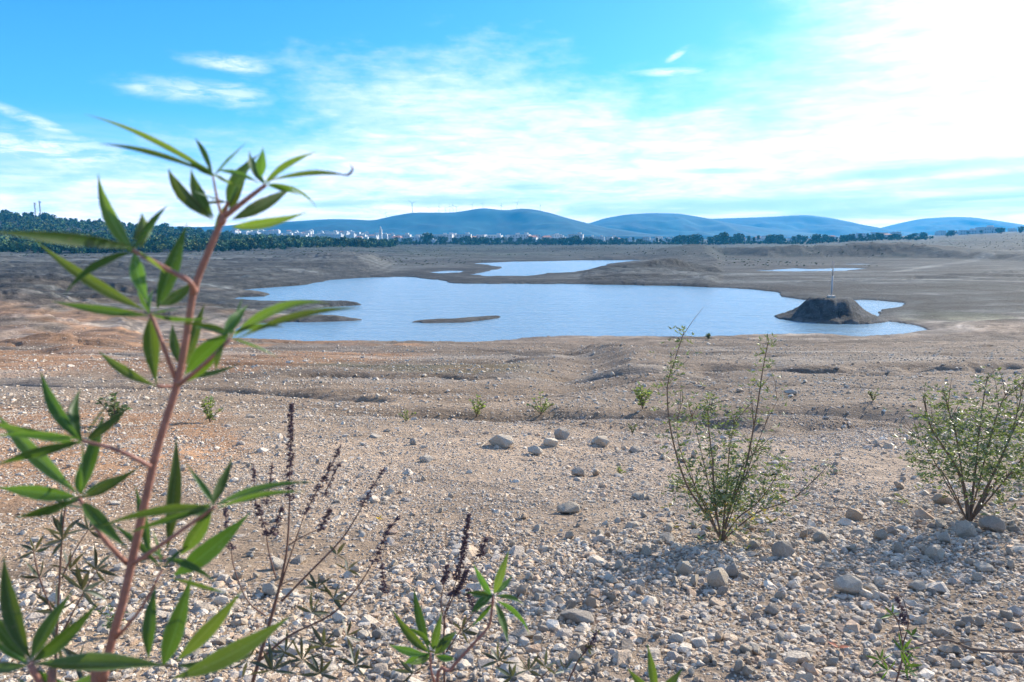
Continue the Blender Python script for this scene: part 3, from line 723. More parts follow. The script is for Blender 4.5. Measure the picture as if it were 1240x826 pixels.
# bottom-left shoot
bp = P(30, 826, .6)
r2 = empty('leafy_shrub', (bp.x - .02, bp.y + .05, H(bp.x, bp.y)), label='low leafy shoot cut by the bottom left corner, broad green leaves fanning from one point', cat='shrub')
s2 = MB(); s2.tube(smooth_path([Vector(r2.location) - Vector((0, 0, .05)), Vector(r2.location) + Vector((0, 0, .4)), P(70, 900, .6), P(60, 850, .6), P(36, 804, .6)], 5), PXM(4.5, .6), 8); child(s2, 'stem', M_STEM, r2)
L(r2, .6, None, [(38,800,2,672,27,(-4,4),.02,.1),(34,800,-16,735,22,(-4,4),.02),(38,798,83,714,24,(-6,6),.03,.3),(40,800,122,722,24,(4,10),.02,-.2),(40,804,208,816,30,(0,-14),-.02,.4),(34,804,-12,762,16),(34,806,-12,812,18,(0,-4)),(40,808,120,850,24,(0,0))])
L(r2, .66, None, [(60,850,150,800,18),(60,850,20,820,14)])
# thin darker shrub behind, left
def twiggy(rootpx, d, label, stems, leafsets, spikes=(), cat='shrub', name='leafy_shrub', lmat=None, smat=None, leaflen=(26, 40), lw=6, group=None):
    p = P(rootpx[0], rootpx[1], d); rx, ry = p.x, p.y
    rt = empty(name, (rx, ry, H(rx, ry)), label=label, cat=cat, group=group)
    s = MB(); g0 = Vector(rt.location)
    s.tube(smooth_path([g0 - Vector((0, 0, .04)), g0 * .5 + p * .5 + Vector((.01, 0, 0)), p], 4), PXM(rootpx[2] * 1.15, d) / 2, 7)
    child(s, 'stem', smat or M_STEMG, rt)
    for pts_, w in stems:
        s = MB(); pp = [P(u, v, d + (q[2] if len(q) > 2 else 0)) for q in pts_ for u, v in [q[:2]]]
        pp = smooth_path(pp, 4); n = len(pp); s.tube(pp, [PXM(w * (1 - .6 * i / (n - 1)), d) / 2 for i in range(n)], 6)
        child(s, 'branch', smat or M_STEMG, rt)
    for (u, v, nl, ln, tilt) in leafsets:
        mb = MB(); dd = d + random.uniform(-.05, .08); a = P(u, v, dd)
        for k in range(nl):
            th = tilt + (k - (nl - 1) / 2) * (R(230) / nl) + random.uniform(-.15, .15)
            l = ln * random.uniform(.75, 1.1); b = P(u + math.sin(th) * l, v - math.cos(th) * l, dd + random.uniform(-.04, .04))
            br = random.uniform(.7, 1.3)
            leaflet(mb, a, b, PXM(lw * random.uniform(.8, 1.2), d), Vector((0, 0, random.uniform(-.003, .006))), None, .35, 8, .45, random.uniform(-.006, .006), random.uniform(-1, 1), (br, br * random.uniform(.9, 1), br * .95))
        child(mb, 'leaf', lmat or M_LEAFD, rt)
    for pts_, dens in spikes:
        mb = MB(); pp = smooth_path([P(u, v, d) for u, v in pts_], 6); n = len(pp)
        mb.tube(pp, PXM(1.3, d) / 2, 5)
        for i in range(n - 1):
            f = i / (n - 1)
            if (i % 3) == 2 and dens < 3: continue
            for k in range(dens * 5):
                c = pp[i].lerp(pp[i + 1], random.random()); rad = PXM(random.uniform(1.5, 5.2) * (1.25 - f * .75), d)
                th = random.uniform(0, 6.28); off = Vector((math.cos(th), math.sin(th) * .9, random.uniform(-.3, .3))) * rad
                V, T = GV[random.randrange(14)]; r_ = PXM(random.uniform(1.5, 2.6), d)
                mb.add(V * r_ + np.array(c + off), t=T)
        child(mb, 'seed_spike', M_SEED, rt, False)
    return rt
twiggy((66,826,4), 1.15, 'thin dull shrub with small narrow dark leaves standing behind the tall shoot at the left', [([(66,826),(70,740),(76,640),(82,600)],4),([(68,780),(100,720),(118,690)],3),([(70,760),(48,700),(40,665)],3),([(75,700),(90,668),(108,640)],2.5)],
  [(80,612,6,30,0),(76,648,6,34,.4),(76,655,5,30,-1),(100,715,6,34,.8),(48,700,5,30,-.7),(42,668,5,26,-.3),(116,690,6,30,1.0),(70,740,5,34,-.8),(84,690,6,30,.5),(72,782,5,36,1.2),(108,642,5,24,.5),(92,806,5,34,1)], lw=7)
# dry-flowered shrub
twiggy((306,826,5), 1.35, 'dry shrub with dark seed spikes standing tallest right of the tall shoot',
  [([(306,826),(322,770),(336,720),(343,690),(348,659),(351,603)],5),([(341,706),(352,672),(369,622)],2.5),([(341,728),(378,690),(412,655),(432,625),(440,610)],3),([(334,700),(326,670),(322,645)],2.2),([(322,746),(300,728),(284,690),(280,664)],2.5),([(314,800),(350,770),(400,745),(430,715),(452,681)],3.5),([(350,660),(366,650),(388,640)],2),([(336,716),(344,706),(366,700)],2)],
  [(384,712,6,24,0),(378,742,7,28,.4),(404,726,5,24,1),(420,690,4,20,.5),(392,782,7,30,0),(366,800,7,32,-.5),(420,770,5,26,1.2),(345,790,6,30,-1),(430,806,6,26,.6),(300,800,5,30,-1.2),(330,812,7,34,0),(388,816,7,30,.2),(408,672,3,18,.6)],
  [([(350,604),(351,560),(352,520),(353,489)],3),([(369,622),(384,594),(398,570),(413,538)],2),([(438,612),(450,592),(466,566)],1),([(324,648),(316,625),(309,605),(307,562)],2),([(281,664),(275,640),(273,613)],2),([(388,642),(394,628),(400,616)],2),([(453,681),(462,660),(472,640),(484,624)],2),([(466,716),(464,700),(462,680)],2),([(330,648),(336,632),(342,612)],2),([(322,610),(326,590),(330,560)],1),([(392,600),(404,575),(412,560)],1)], lw=6)
twiggy((538,826,4), 1.5, 'low dry shrub with dark seed spikes behind the sprouting green leaves at the bottom middle',
  [([(538,826),(538,752),(545,725),(553,702)],3),([(541,740),(560,700),(580,672)],2),([(540,760),(534,730),(538,706)],2),([(540,790),(560,760),(575,740)],2)],
  [(530,790,5,26,-.6),(560,765,5,22,1),(604,800,7,26,0),(640,812,6,24,.3),(620,820,6,24,-.6),(660,808,4,22,.8),(500,815,5,24,-.7)],
  [([(553,702),(560,675),(564,650),(568,622)],3),([(580,674),(585,664),(589,650)],2),([(538,706),(540,695),(541,684)],2),([(547,720),(556,712),(566,690)],3),([(575,740),(570,725),(566,712)],2)], lw=6)
# fresh green sprouts
def sprout(rootpx, d, label, stem, hubs, cat='shrub'):
    p = P(rootpx[0], rootpx[1], d)
    rt = empty('leafy_sprout', (p.x, p.y, H(p.x, p.y)), label=label, cat=cat)
    s = MB(); g0 = Vector(rt.location); pp = smooth_path([g0 - Vector((0, 0, .04)), g0 * .4 + p * .6] + [P(u, v, d) for u, v in stem], 4); n = len(pp)
    s.tube(pp, [PXM(6 - 3 * i / (n - 1), d) / 2 for i in range(n)], 7); child(s, 'stem', M_STEM, rt)
    for pet, ls in hubs: palmate(rt, d, pet, ls, M_LEAF, 3)
    return rt
sprout((528,840), 1.05, 'fresh green sprout with pointed finger leaves at the bottom middle', [(528,840),(545,812),(560,794),(580,772),(593,755),(597,721)],
  [([(597,730),(597,721)], [(596,722,574,682,11,(0,2),.02,.2),(598,720,616,665,14,(0,0),.02,.1),(600,718,622,700,12,(0,0),.03,.6),(595,722,562,716,8,(0,-6),-.02),(600,722,636,728,8,(0,-5),-.02),(600,730,612,782,13,(4,0),-.03,.6),(602,728,646,764,9,(6,-10),-.02),(596,730,570,758,8,(0,0),.02)]),
   ([(530,838),(522,812),(521,791)], [(520,788,500,711,15,(-3,0),.03,.1),(519,790,474,737,15,(0,6),.02,.2),(518,793,472,780,13,(0,2),.0,.1),(524,788,536,741,14,(0,0),.02,.2),(519,796,498,810,13,(0,0),-.02),(524,786,492,760,8,(6,-12),-.03),(526,792,553,768,20,(0,0),.01,.5),(527,794,554,800,11,(0,0),.02),(528,786,556,762,10,(0,-6),.02)])])
sprout((795,860), 1.0, 'three green leaf tips poking up at the bottom edge right of the middle', [(795,860),(794,845)],
  [(None, [(794,842,783,780,14,(2,0),.02,.1),(792,842,760,808,14,(0,2),.02,.1),(797,842,827,805,15,(0,2),.02,.2)])])
twiggy((1085,826,3), 2.2, 'spindly weed with bright green blades at the bottom right', [([(1085,826),(1092,800),(1093,780),(1086,750),(1072,735),(1050,725)],2.5),([(1093,780),(1100,755),(1094,725)],2),([(1088,815),(1070,800),(1062,790)],2)],
  [(1093,788,6,26,.9),(1080,745,4,16,-.3),(1066,800,5,18,-.6),(1096,806,5,24,1.4),(1104,770,3,14,.5),(1075,812,5,20,-1),(1100,815,5,18,.4)], [([(1094,755),(1092,740),(1086,722)],2),([(1098,820),(1097,800),(1096,790)],1)], lmat=M_LEAF, name='weed', cat='weed', lw=5)
twiggy((688,826,2), 1.7, 'reddish dry weed with tiny leaves at the bottom edge right of the sprout', [([(688,826),(700,800),(712,785),(722,765)],2.5),([(650,826),(668,808)],2)],
  [(722,768,5,10,0),(712,786,5,9,1),(704,800,4,9,-.7),(684,812,5,20,-.3)], [([(712,786),(718,775),(724,764)],1)], name='weed', cat='weed', lw=4)
# dead stick
g = G(1110, 790); g2 = G(1238, 798); sk = MB()
pp = smooth_path([g + Vector((0, 0, .03)), g.lerp(g2, .3) + Vector((0, .02, .06)), g.lerp(g2, .6) + Vector((0, 0, .03)), g.lerp(g2, 1.3) + Vector((0, 0, .05))], 5)
ro = empty('dead_branch', g, label='thin grey dead stick lying on the gravel at the bottom right', cat='stick')
sk.tube(pp, [.003 + .006 * i / len(pp) for i in range(len(pp))], 7); sk.tube([pp[7], pp[7] + Vector((.04, -.05, .04))], [.004, .002], 5)
child(sk, 'twig', M_TWIG, ro)
M_FLY = mat_simple('yellow_petal', (.75, .52, .05), .6, .2, 60); M_RUST = mat_simple('rust_brown_leaf', (.32, .10, .05), .7, .3, 60)
def litter(u, v, label, mat, n, w, name):
    g = G(u, v); mb = MB()
    for k in range(n):
        th = k * 2.4; leaflet(mb, g + Vector((0, 0, .025)), g + Vector((math.cos(th) * w, math.sin(th) * w * .7, .03 + .01 * k)), w * .6, seg=6, nrm=Vector((0, 0, 1)))
    o = mb.build(name, mat, None, True); tag(o, label, name.replace('_', ' '))
litter(459, 633, 'tiny yellow flower lying in the gravel behind the dry seed spikes', M_FLY, 4, .035, 'yellow_flower')
litter(1015, 790, 'curled rust-brown dead leaf on the gravel at the lower right', M_RUST, 3, .06, 'dead_leaf')
# ------------------------------------------------------------------ bushes on the slope
def bush(base_px, label, branches, foliage, leafmat, seed, lsz=.045, yellow=0):
    rg = random.Random(seed); g = G(*base_px); d = g.y
    rt = empty('bush', g, label=label, cat='bush')
    tips = []
    for pts_, w in branches:
        pp = []; m = len(pts_); dz = rg.uniform(-.25, .25)
        for i, (u, v) in enumerate(pts_):
            pp.append(P(u, v, d + dz * i / (m - 1)) if i else g.copy())
        pp = smooth_path(pp, 5); n = len(pp); mb = MB(); mb.tube(pp, [PXM(w * .62 * (1 - .75 * i / (n - 1)), d) / 2 for i in range(n)], 6)
        for q_ in range(7):
            i_ = rg.randrange(n // 4, n - 1); dr = (pp[i_ + 1] - pp[i_]).normalized(); sd_ = Vector((rg.gauss(0, 1), rg.gauss(0, 1), rg.gauss(.5, .6))).normalized(); ln_ = PXM(rg.uniform(14, 40), d)
            mb.tube([pp[i_], pp[i_] + (dr + sd_ * .7) * ln_ * .5, pp[i_] + (dr * 1.6 + sd_ * 1.3) * ln_ * .6], [PXM(.9, d) / 2, PXM(.7, d) / 2, PXM(.3, d) / 2], 4)
        child(mb, 'branch', M_TWIG, rt); tips.append(pp)
    fol = MB()
    def sprig(c, dirv, ln, nl, size):
        a = c
        for k in range(nl):
            th = rg.uniform(0, 6.28); ph = rg.uniform(-.2, .9)
            o = Vector((math.cos(th) * math.cos(ph), math.sin(th) * math.cos(ph), math.sin(ph)))
            l = size * .82 * rg.uniform(.6, 1.3); br = rg.uniform(.6, 1.5)
            ye = rg.random() < yellow and c.z < g.z + .28
            col = (br * (2.6 if ye else 1), br * (1.6 if ye else 1), br * .9)
            nr = Vector((rg.gauss(0, 1), rg.gauss(0, 1), rg.gauss(0, 1) + .5)).normalized()
            b = a + o * l; sd = o.cross(nr).normalized() * l * .13
            fol.add([tuple(a), tuple(a + o * l * .45 + sd), tuple(b), tuple(a + o * l * .45 - sd)], [(0, 1, 2, 3)], uv=[(.5, 0), (1, .5), (.5, 1), (0, .5)], col=col)
    for pp, (f0, step, nl) in zip(tips, foliage):
        n = len(pp)
        for i in range(int(n * f0), n):
            for q in range(int(step * 1.15)):
                f = i / n; sp_ = PXM(21 * (1 - f) + 6, d)
                c = pp[i] + Vector((rg.gauss(0, sp_), rg.gauss(0, sp_), rg.gauss(0, sp_ * .8)))
                sprig(c, None, 0, nl, lsz * (1.1 - .35 * f))
    return rt, fol, rg, sprig, d
rt, fol, rg, sprig, d = bush((874,656), 'open twiggy bush with long upright wands on the slope right of the middle', [
  ([(875,655),(862,632),(846,610),(829,581),(813,525),(808,472),(816,440),(828,402)],6),
  ([(876,652),(884,615),(901,573),(915,505),(923,452),(931,410)],6),
  ([(878,640),(915,622),(958,605),(985,582),(1003,563)],4),
  ([(872,640),(866,610),(863,561),(857,505),(860,486)],4.5),
  ([(874,640),(888,600),(902,560),(925,540)],4),
  ([(870,636),(852,606),(836,590),(822,590)],3),
  ([(876,640),(893,628),(918,608),(935,585),(948,560)],3.5),
  ([(872,640),(880,590),(884,540),(892,500)],4),
  ([(829,581),(822,540),(828,480)],3),([(901,573),(920,530),(944,480)],2.5),([(863,561),(845,530),(836,500)],2.5)],
  [(.45,5,5),(.3,5,5),(.2,3,4),(.2,9,5),(.2,8,5),(.2,7,5),(.2,8,5),(.2,8,5),(.4,3,5),(.4,2,4),(.4,3,4)], M_BUSH, 11, .055, .35)
for k in range(270):
    th = rg.uniform(0, 6.28); rr = abs(rg.gauss(0, .5)); u = 878 + rr * 54 * math.cos(th); v = 604 + rr * 46 * math.sin(th)
    sprig(P(u, min(v, 650), d + rg.gauss(0, .12)), None, 0, 4, .05)
for k in range(len(fol.v)): fol.v[k] = fol.v[k] - np.array(rt.location)
fol.build('foliage', M_BUSH, rt)
rt, fol, rg, sprig, d = bush((1173,634), 'dense rounded leafy bush with a forked bare trunk at the right edge', [
  ([(1173,632),(1170,605),(1163,577),(1145,545),(1127,517),(1118,480)],9),
  ([(1176,632),(1190,608),(1200,590),(1220,575),(1250,568)],7),
  ([(1173,620),(1180,580),(1184,540),(1190,490),(1196,455)],6),
  ([(1163,577),(1140,570),(1112,560)],4),([(1200,590),(1215,550),(1232,500),(1240,460)],5),
  ([(1180,580),(1160,540),(1150,500),(1142,470)],4),([(1145,545),(1120,540),(1104,530)],3),([(1184,540),(1205,510),(1222,470)],4),([(1220,575),(1250,540),(1272,500)],4),([(1230,500),(1252,470),(1262,440)],3)],
  [(.4,7,5),(.4,8,5),(.3,9,5),(.3,6,5),(.2,8,5),(.2,8,5),(.2,5,5),(.2,6,5),(.2,8,5),(.2,6,5)], M_BUSH, 12, .055, .2)
for k in range(1250):
    th = rg.uniform(0, 6.28); rr = rg.random() ** .6
    u = 1190 + rr * 92 * math.cos(th); v = 545 + rr * 62 * math.sin(th)
    if rg.random() < .35 and rr > .75: continue
    if v > 585 and abs(u - 1178) < 34: continue
    sprig(P(u, v, d + rg.gauss(0, .28)), None, 0, 4, .052)
for k in range(len(fol.v)): fol.v[k] = fol.v[k] - np.array(rt.location)
fol.build('foliage', M_BUSH, rt)
# small weeds on the slope
def weed(u, v, w, h, label, n=60, mat=None, name='weed'):
    g = G(u, v); d = g.y; rt = empty(name, g, label=label, cat='weed'); s = MB(); f = MB(); rg = random.Random(int(u * 7 + v))
    for k in range(max(5, n // 14)):
        a = rg.uniform(-1, 1); hh = h * rg.uniform(.55, 1.05) * (1 - .3 * abs(a)); tip = g + Vector((PXM(w * .5 * a, d), PXM(w * .4 * rg.uniform(-1, 1), d), PXM(hh, d)))
        mid = g.lerp(tip, .5) + Vector((0, 0, PXM(h * .1, d))); pp = smooth_path([g, mid, tip], 5); s.tube(pp, PXM(.8, d) / 2, 4)
        for i in range(2, len(pp)):
            for q in range(3):
                th = rg.uniform(0, 6.28); o = Vector((math.cos(th), math.sin(th), rg.uniform(-.1, .9))).normalized(); l = PXM(rg.uniform(3, 6.5) * max(h, 16) / 30, d) 
                nr = Vector((rg.gauss(0, 1), rg.gauss(0, 1), 1)).normalized(); sd = o.cross(nr).normalized() * l * .2; c = pp[i]; br = rg.uniform(.7, 1.4)
                f.add([tuple(c), tuple(c + o * l * .5 + sd), tuple(c + o * l), tuple(c + o * l * .5 - sd)], [(0, 1, 2, 3)], uv=[(.5, 0), (1, .5), (.5, 1), (0, .5)], col=(br, br, br))
    child(s, 'stem', M_TWIG, rt); child(f, 'foliage', mat or M_WEED, rt, False)
weed(254, 512, 28, 32, 'light green weed on the ochre slope behind the tall shoot', 110)
weed(577, 506, 24, 28, 'light green feathery weed, left one of the pair in the middle of the slope', 90)
weed(655, 504, 34, 26, 'light green spreading weed, right one of the pair in the middle of the slope', 110)
weed(778, 496, 24, 34, 'upright green weed left of the open twiggy bush', 110)
weed(492, 511, 20, 15, 'smallest low weed left of the pair in the middle of the slope', 60)
weed(140, 516, 50, 44, 'wispy grey-green weed behind the tall shoot leaves at the left', 120, M_BUSH)
weed(1057, 486, 14, 20, 'faint wispy weed on the far slope between the two bushes', 30, M_BUSH)
weed(766, 526, 10, 16, 'tiny dry weed just left of the open twiggy bush wands', 30, M_BUSH)
weed(858, 411, 9, 7, 'tiny dark shrub on the near shore edge', 60, M_BUSH)
weed(1100, 612, 40, 14, 'low green ground weed left of the dense bush trunk', 60)
weed(1210, 610, 50, 16, 'low green ground weed under the right side of the dense bush', 60)
weed(750, 575, 16, 10, 'low pale weed on the gravel left of the open twiggy bush foot', 40)
weed(140, 770, 60, 40, 'small grey-green weed on the gravel behind the tall shoot stem', 90, M_BUSH)
# ------------------------------------------------------------------ mast on the mound
mz = H(MCX, MCY)
mr = empty('mast', (MCX, MCY, mz), label='tall thin guyed mast on the flat-topped mound at the edge of the lake', cat='mast')
mb = MB(); mb.tube([(0, 0, -.2), (0, 0, 3.2)], [.13, .11], 8); mb.build('pole', M_METAL, mr, True)
mb = MB(); mb.tube([(0, 0, 3.2), (0, 0, 5.4)], [.08, .05], 8); mb.build('top_pole', M_MASTR, mr, True)
mb = MB(); mb.box((0, 0, .1), (.9, .9, .35)); mb.build('footing', M_ROCK, mr)
# communication masts on the wooded hill
for u, v, hh, lb in ((45, 244, 22, 'right-hand shorter lattice mast'), (51, 240, 26, 'taller')):
    pass
def lattice(u, vt, dep, label, wpx):
    x = upos(u, dep); z = H(x, dep); top = CAMZ + (HOR - vt) / F / KH * dep
    rt = empty('radio_mast', (x, dep, z), label=label, cat='radio mast', group='radio masts on the wooded hill'); hgt = top - z; w = wpx
    mb = MB()
    for a in range(3):
        th = a * 2.094; mb.tube([(w * math.cos(th), w * math.sin(th), 0), (w * .5 * math.cos(th), w * .5 * math.sin(th), hgt)], .22, 5)
    for k in range(int(hgt / 3)):
        z0 = k * 3; f = 1 - .5 * z0 / hgt
        for a in range(3):
            t0 = a * 2.094; t1 = t0 + 2.094; mb.tube([(w * f * math.cos(t0), w * f * math.sin(t0), z0), (w * f * math.cos(t1), w * f * math.sin(t1), z0 + 3)], .1, 4)
    mb.build('lattice', M_METAL, rt)
    mb = MB()
    for a in range(3):
        th = a * 2.094 + .5; mb.box((1.4 * math.cos(th), 1.4 * math.sin(th), hgt - 1.5), (.5, .5, 2.6), th)
    mb.build('antenna', M_METAL, rt)
lattice(45.5, 246, 930, 'left, shorter radio mast on the wooded hill', .9); lattice(51.5, 244, 930, 'right, taller radio mast on the wooded hill', .9)
# ------------------------------------------------------------------ far trees
def crown_proto(seed, w, h, lobes, leaves, pine=False):
    rg = np.random.default_rng(seed); V = []; Q = []; C = []; n = 0
    for l in range(lobes):
        th = rg.uniform(0, 6.28); rr = rg.uniform(0, .55) * w / 2; lz = h * rg.uniform(.42, .85); lr = w * rg.uniform(.20, .34)
        lc = np.array([math.cos(th) * rr, math.sin(th) * rr, lz]); br = rg.uniform(.7, 1.35)
        k = leaves // lobes
        dv = rg.normal(0, 1, (k, 3)); dv /= np.linalg.norm(dv, axis=1)[:, None]
        p = lc + dv * lr * rg.uniform(.45, 1.05, (k, 1)) * np.array([1, 1, .75])
        a = rg.normal(0, 1, (k, 3)); a /= np.linalg.norm(a, axis=1)[:, None]; b = np.cross(a, rg.normal(0, 1, (k, 3))); b /= np.linalg.norm(b, axis=1)[:, None]
        s = w * .085 * rg.uniform(.6, 1.4, (k, 1))
        W = np.stack([p + a * s, p + b * s * .8, p - a * s, p - b * s * .8], 1)
        V.append(W.reshape(-1, 3)); Q.append((np.arange(k)[:, None] * 4 + np.arange(4)) + n); n += k * 4
        C.append(np.repeat(br * rg.uniform(.7, 1.3, (k, 1)) * np.array([[1, 1, 1]]), 4, 0))
    return np.concatenate(V), np.concatenate(Q), np.concatenate(C)
def trunk_mb(w, h, seed):
    rg = random.Random(seed); mb = MB(); top = Vector((rg.uniform(-.2, .2), rg.uniform(-.2, .2), h * .7))
    mb.tube(smooth_path([Vector((0, 0, -.5)), Vector((rg.uniform(-.15, .15), 0, h * .35)), top], 3), [.26, .25, .23, .2, .17, .13, .09], 6)
    for k in range(4):
        th = k * 1.6 + rg.random(); z0 = h * rg.uniform(.3, .5)
        mb.tube([Vector((0, 0, z0)), Vector((math.cos(th) * w * .3, math.sin(th) * w * .3, z0 + h * .28))], [.11, .05], 5)
    return mb
TP = []
for k in range(7):
    w = [5, 6.5, 4, 7.5, 3.2, 5.5, 8][k]; h = [6.5, 7, 8.5, 6.2, 8, 9.5, 8][k]
    V, Q, C = crown_proto(700 + k, w, h, [7, 9, 6, 10, 5, 9, 12][k], [260, 320, 240, 340, 200, 320, 400][k])
    TP.append((V, Q, C, w, h, np_mesh('crown', V, [Q], M_CROWN, col=C), trunk_mb(w, h, k).mesh('trunk', M_TRUNK, True)))
def tree(u, dep, hpx, label, group, k=None, x=None):
    k = random.randrange(7) if k is None else k; V, Q, C, w, h, cm, tm = TP[k]
    x = upos(u, dep) if x is None else x; s = hpx / F * dep / h
    rt = empty('tree', (x, dep, H(x, dep) - .1), random.uniform(0, 6.28), label=label, cat='tree', group=group)
    rt.scale = (s * random.uniform(.85, 1.2), s * random.uniform(.85, 1.2), s)
    for nm, me in (('crown', cm), ('trunk', tm)):
        o = bpy.data.objects.new(nm, me); COL.objects.link(o); o.parent = rt
    return rt
# skyline trees of the left hill
for i in range(46):
    u = random.uniform(-10, 330) if i > 14 else [2, 12, 22, 34, 37, 41, 56, 64, 76, 84, 93, 108, 118, 150, 165][i]
    tree(u, random.uniform(880, 960), random.uniform(6, 10) * (1.2 if u < 60 else .9), 'dark evergreen tree on the skyline of the wooded hill at the left', 'skyline trees on the wooded hill')
# tree line in front of the town
for i in range(235):
    u = random.uniform(478, 660) if i < 75 else random.uniform(660, 860) if i < 140 else random.uniform(860, 1110)
    hp = random.uniform(4.5, 8.5)
    hp *= 1.1
    if 485 < u < 540: hp *= 1.25
    if 820 < u < 1000: hp *= 1.35
    tree(u, random.uniform(930, 1050), hp, 'tree in the long row between the lake banks and the white town', 'row of trees in front of the town')
for u, hp, lb in ((518, 15, 'tallest rounded tree in the row left of the middle, over a pale building'), (697, 12, 'tallest tree of the dark clump right of the middle'), (877, 15, 'tall round tree above the row, right of the middle'), (988, 13, 'tall tree in the row near the mast'), (840, 11, 'broad tree at the left of the tall round one')):
    tree(u, 915, hp, lb, None, 6)
for i in range(14): tree(random.uniform(664, 720), random.uniform(900, 950), random.uniform(6, 10), 'tree in the dark clump right of the middle of the row', 'dark clump of trees')
for i in range(26): tree(random.uniform(1100, 1260), random.uniform(1050, 1250), random.uniform(4, 8), 'tree standing on the rise on the right among the buildings', 'trees on the right rise')
# far wood that reads as one mass
def forest():
    rng = np.random.default_rng(5); Vs = []; Qs = []; Cs = []; n0 = 0; cnt = 0
    while cnt < 4300:
        dep = rng.uniform(370, 930); u = rng.uniform(-120, 480); 
        lim = np.interp(u, [-120, 0, 200, 300, 400, 480], [370, 380, 410, 450, 540, 700])
        if dep < lim: continue
        x = upos(u, dep)
        g = vnoise(np.array([x / 45.]), np.array([dep / 45.]), 77)[0]
        if g < -.12 and rng.random() < .75: continue
        z = H(x, dep) if False else None
        Vs.append((x, dep, rng.uniform(.45, 1.0), rng.integers(0, 7), rng.uniform(0, 6.28), rng.uniform(.5, 1.9))); cnt += 1
    for q_ in range(1500): Vs.append((upos(rng.uniform(470, 1130), 1) * 1.0 * 1000, 0, rng.uniform(.3, .62), rng.integers(0, 7), rng.uniform(0, 6.28), rng.uniform(.5, 1.7)))
    Vs = [(a[0] / 1000 * dq, dq) + a[2:] if a[1] == 0 else a for a in Vs for dq in [rng.uniform(905, 1060)]]
    A = np.array(Vs); z = height(A[:, 0], A[:, 1])[0]; Vo = []; Co = []
    for k in range(7):
        m = np.where(A[:, 3] == k)[0]; V, Q, C = TP[k][:3]
        sub = np.arange(0, len(Q), 3); V3 = V.reshape(-1, 4, 3)[sub]; V3 = V3.mean(1, keepdims=True) + (V3 - V3.mean(1, keepdims=True)) * 1.75; V3 = V3.reshape(-1, 3); C3 = C.reshape(-1, 4, 3)[sub].reshape(-1, 3)
        for i in m:
            a = A[i, 4]; s = A[i, 2]; ca, sa = math.cos(a), math.sin(a)
            W = np.stack([(V3[:, 0] * ca - V3[:, 1] * sa) * s + A[i, 0], (V3[:, 0] * sa + V3[:, 1] * ca) * s + A[i, 1], (V3[:, 2]) * s + z[i] - .8 * s], 1)
            Vo.append(W); Co.append(C3 * A[i, 5] * (np.array([1.7, 1.25, .8]) if (i * 7919) % 10 < 3 else np.array([.9, 1.0, .9])))
            Qs.append(np.arange(len(W)).reshape(-1, 4) + n0); n0 += len(W)
    me = np_mesh('woodland', np.concatenate(Vo), [np.concatenate(Qs)], M_CROWN, col=np.concatenate(Co))
    tag(link('woodland', me), 'dense dark wood covering the hill at the left and the slope towards the town', 'woodland', kind='stuff')
forest()
# scrub on far banks
def scrub():
    rng = np.random.default_rng(6); n = 7000; dep = rng.uniform(300, 900, n); u = rng.uniform(-60, 1320, n)
    x = upos(u, dep); z, s, _ = height(x, dep); keep = (s > 4) & (fbm(x, dep, 60, 3, 88) > -.05); x, dep, z = x[keep], dep[keep], z[keep]
    Vo = []; Co = []; Qs = []; n0 = 0; V, Q, C = TP[3][:3]; sub = np.arange(0, len(Q), 9); V3 = V.reshape(-1, 4, 3)[sub]; V3 = V3.mean(1, keepdims=True) + (V3 - V3.mean(1, keepdims=True)) * 2.6; V3 = V3.reshape(-1, 3); C3 = C.reshape(-1, 4, 3)[sub].reshape(-1, 3)
    V3[:, 2] -= 2.2
    for i in range(len(x)):
        s_ = rng.uniform(.03, .10); Vo.append(V3 * [s_ * 1.4, s_ * 1.4, s_] + [x[i], dep[i], z[i] - .1]); Co.append(C3 * rng.uniform(.8, 1.6)); Qs.append(np.arange(len(V3)).reshape(-1, 4) + n0); n0 += len(V3)
    tag(link('scrub', np_mesh('scrub', np.concatenate(Vo), [np.concatenate(Qs)], M_CROWN, col=np.concatenate(Co))), 'low dark scrub dotted over the far banks', 'scrub', kind='stuff')
scrub()
# ------------------------------------------------------------------ town
def bmeshes(w, dp, h, seed, style):
    rg = random.Random(seed); b = MB(); r_ = MB(); wi = MB()
    if style == 0:      # flat roofed block with stair tower
        b.box((0, 0, h / 2 - 2), (w, dp, h + 4)); b.box((w * .22, dp * .1, h + 1.2), (w * .25, dp * .35, 2.4)); r_.box((0, 0, h + .17), (w + .3, dp + .3, .3))
    elif style == 1:    # stepped house
        b.box((-w * .15, 0, h / 2 - 2), (w * .7, dp, h + 4)); b.box((w * .35, .2, h * .3 - 2), (w * .34, dp * .8, h * .6 + 4)); r_.box((-w * .15, 0, h + .15), (w * .7 + .3, dp + .3, .26))
    else:               # low pitched roof
        b.box((0, 0, h / 2 - 2), (w, dp, h + 4))
        r_.add([(-w / 2 - .4, -dp / 2 - .4, h), (w / 2 + .4, -dp / 2 - .4, h), (w / 2 + .4, dp / 2 + .4, h), (-w / 2 - .4, dp / 2 + .4, h), (-w * .3, 0, h + 2), (w * .3, 0, h + 2)], [(0, 1, 5, 4), (2, 3, 4, 5)], [(1, 2, 5), (3, 0, 4)])
    for fl in range(int(h // 3)):
        for k in range(max(2, int(w // 3.4))):
            wx = -w / 2 + 1.6 + k * 3.4
            if wx > w / 2 - 1 or (style == 1 and wx > w * .15): continue
            b.box((wx, -dp / 2 - .02, 1.6 + fl * 3), (1.2, .12, 1.3), col=(.09, .11, .14))
    return [('wall', b.mesh('wall', M_WHITE)), ('roof', r_.mesh('roof', M_TILE if style == 2 else M_WHITE))]
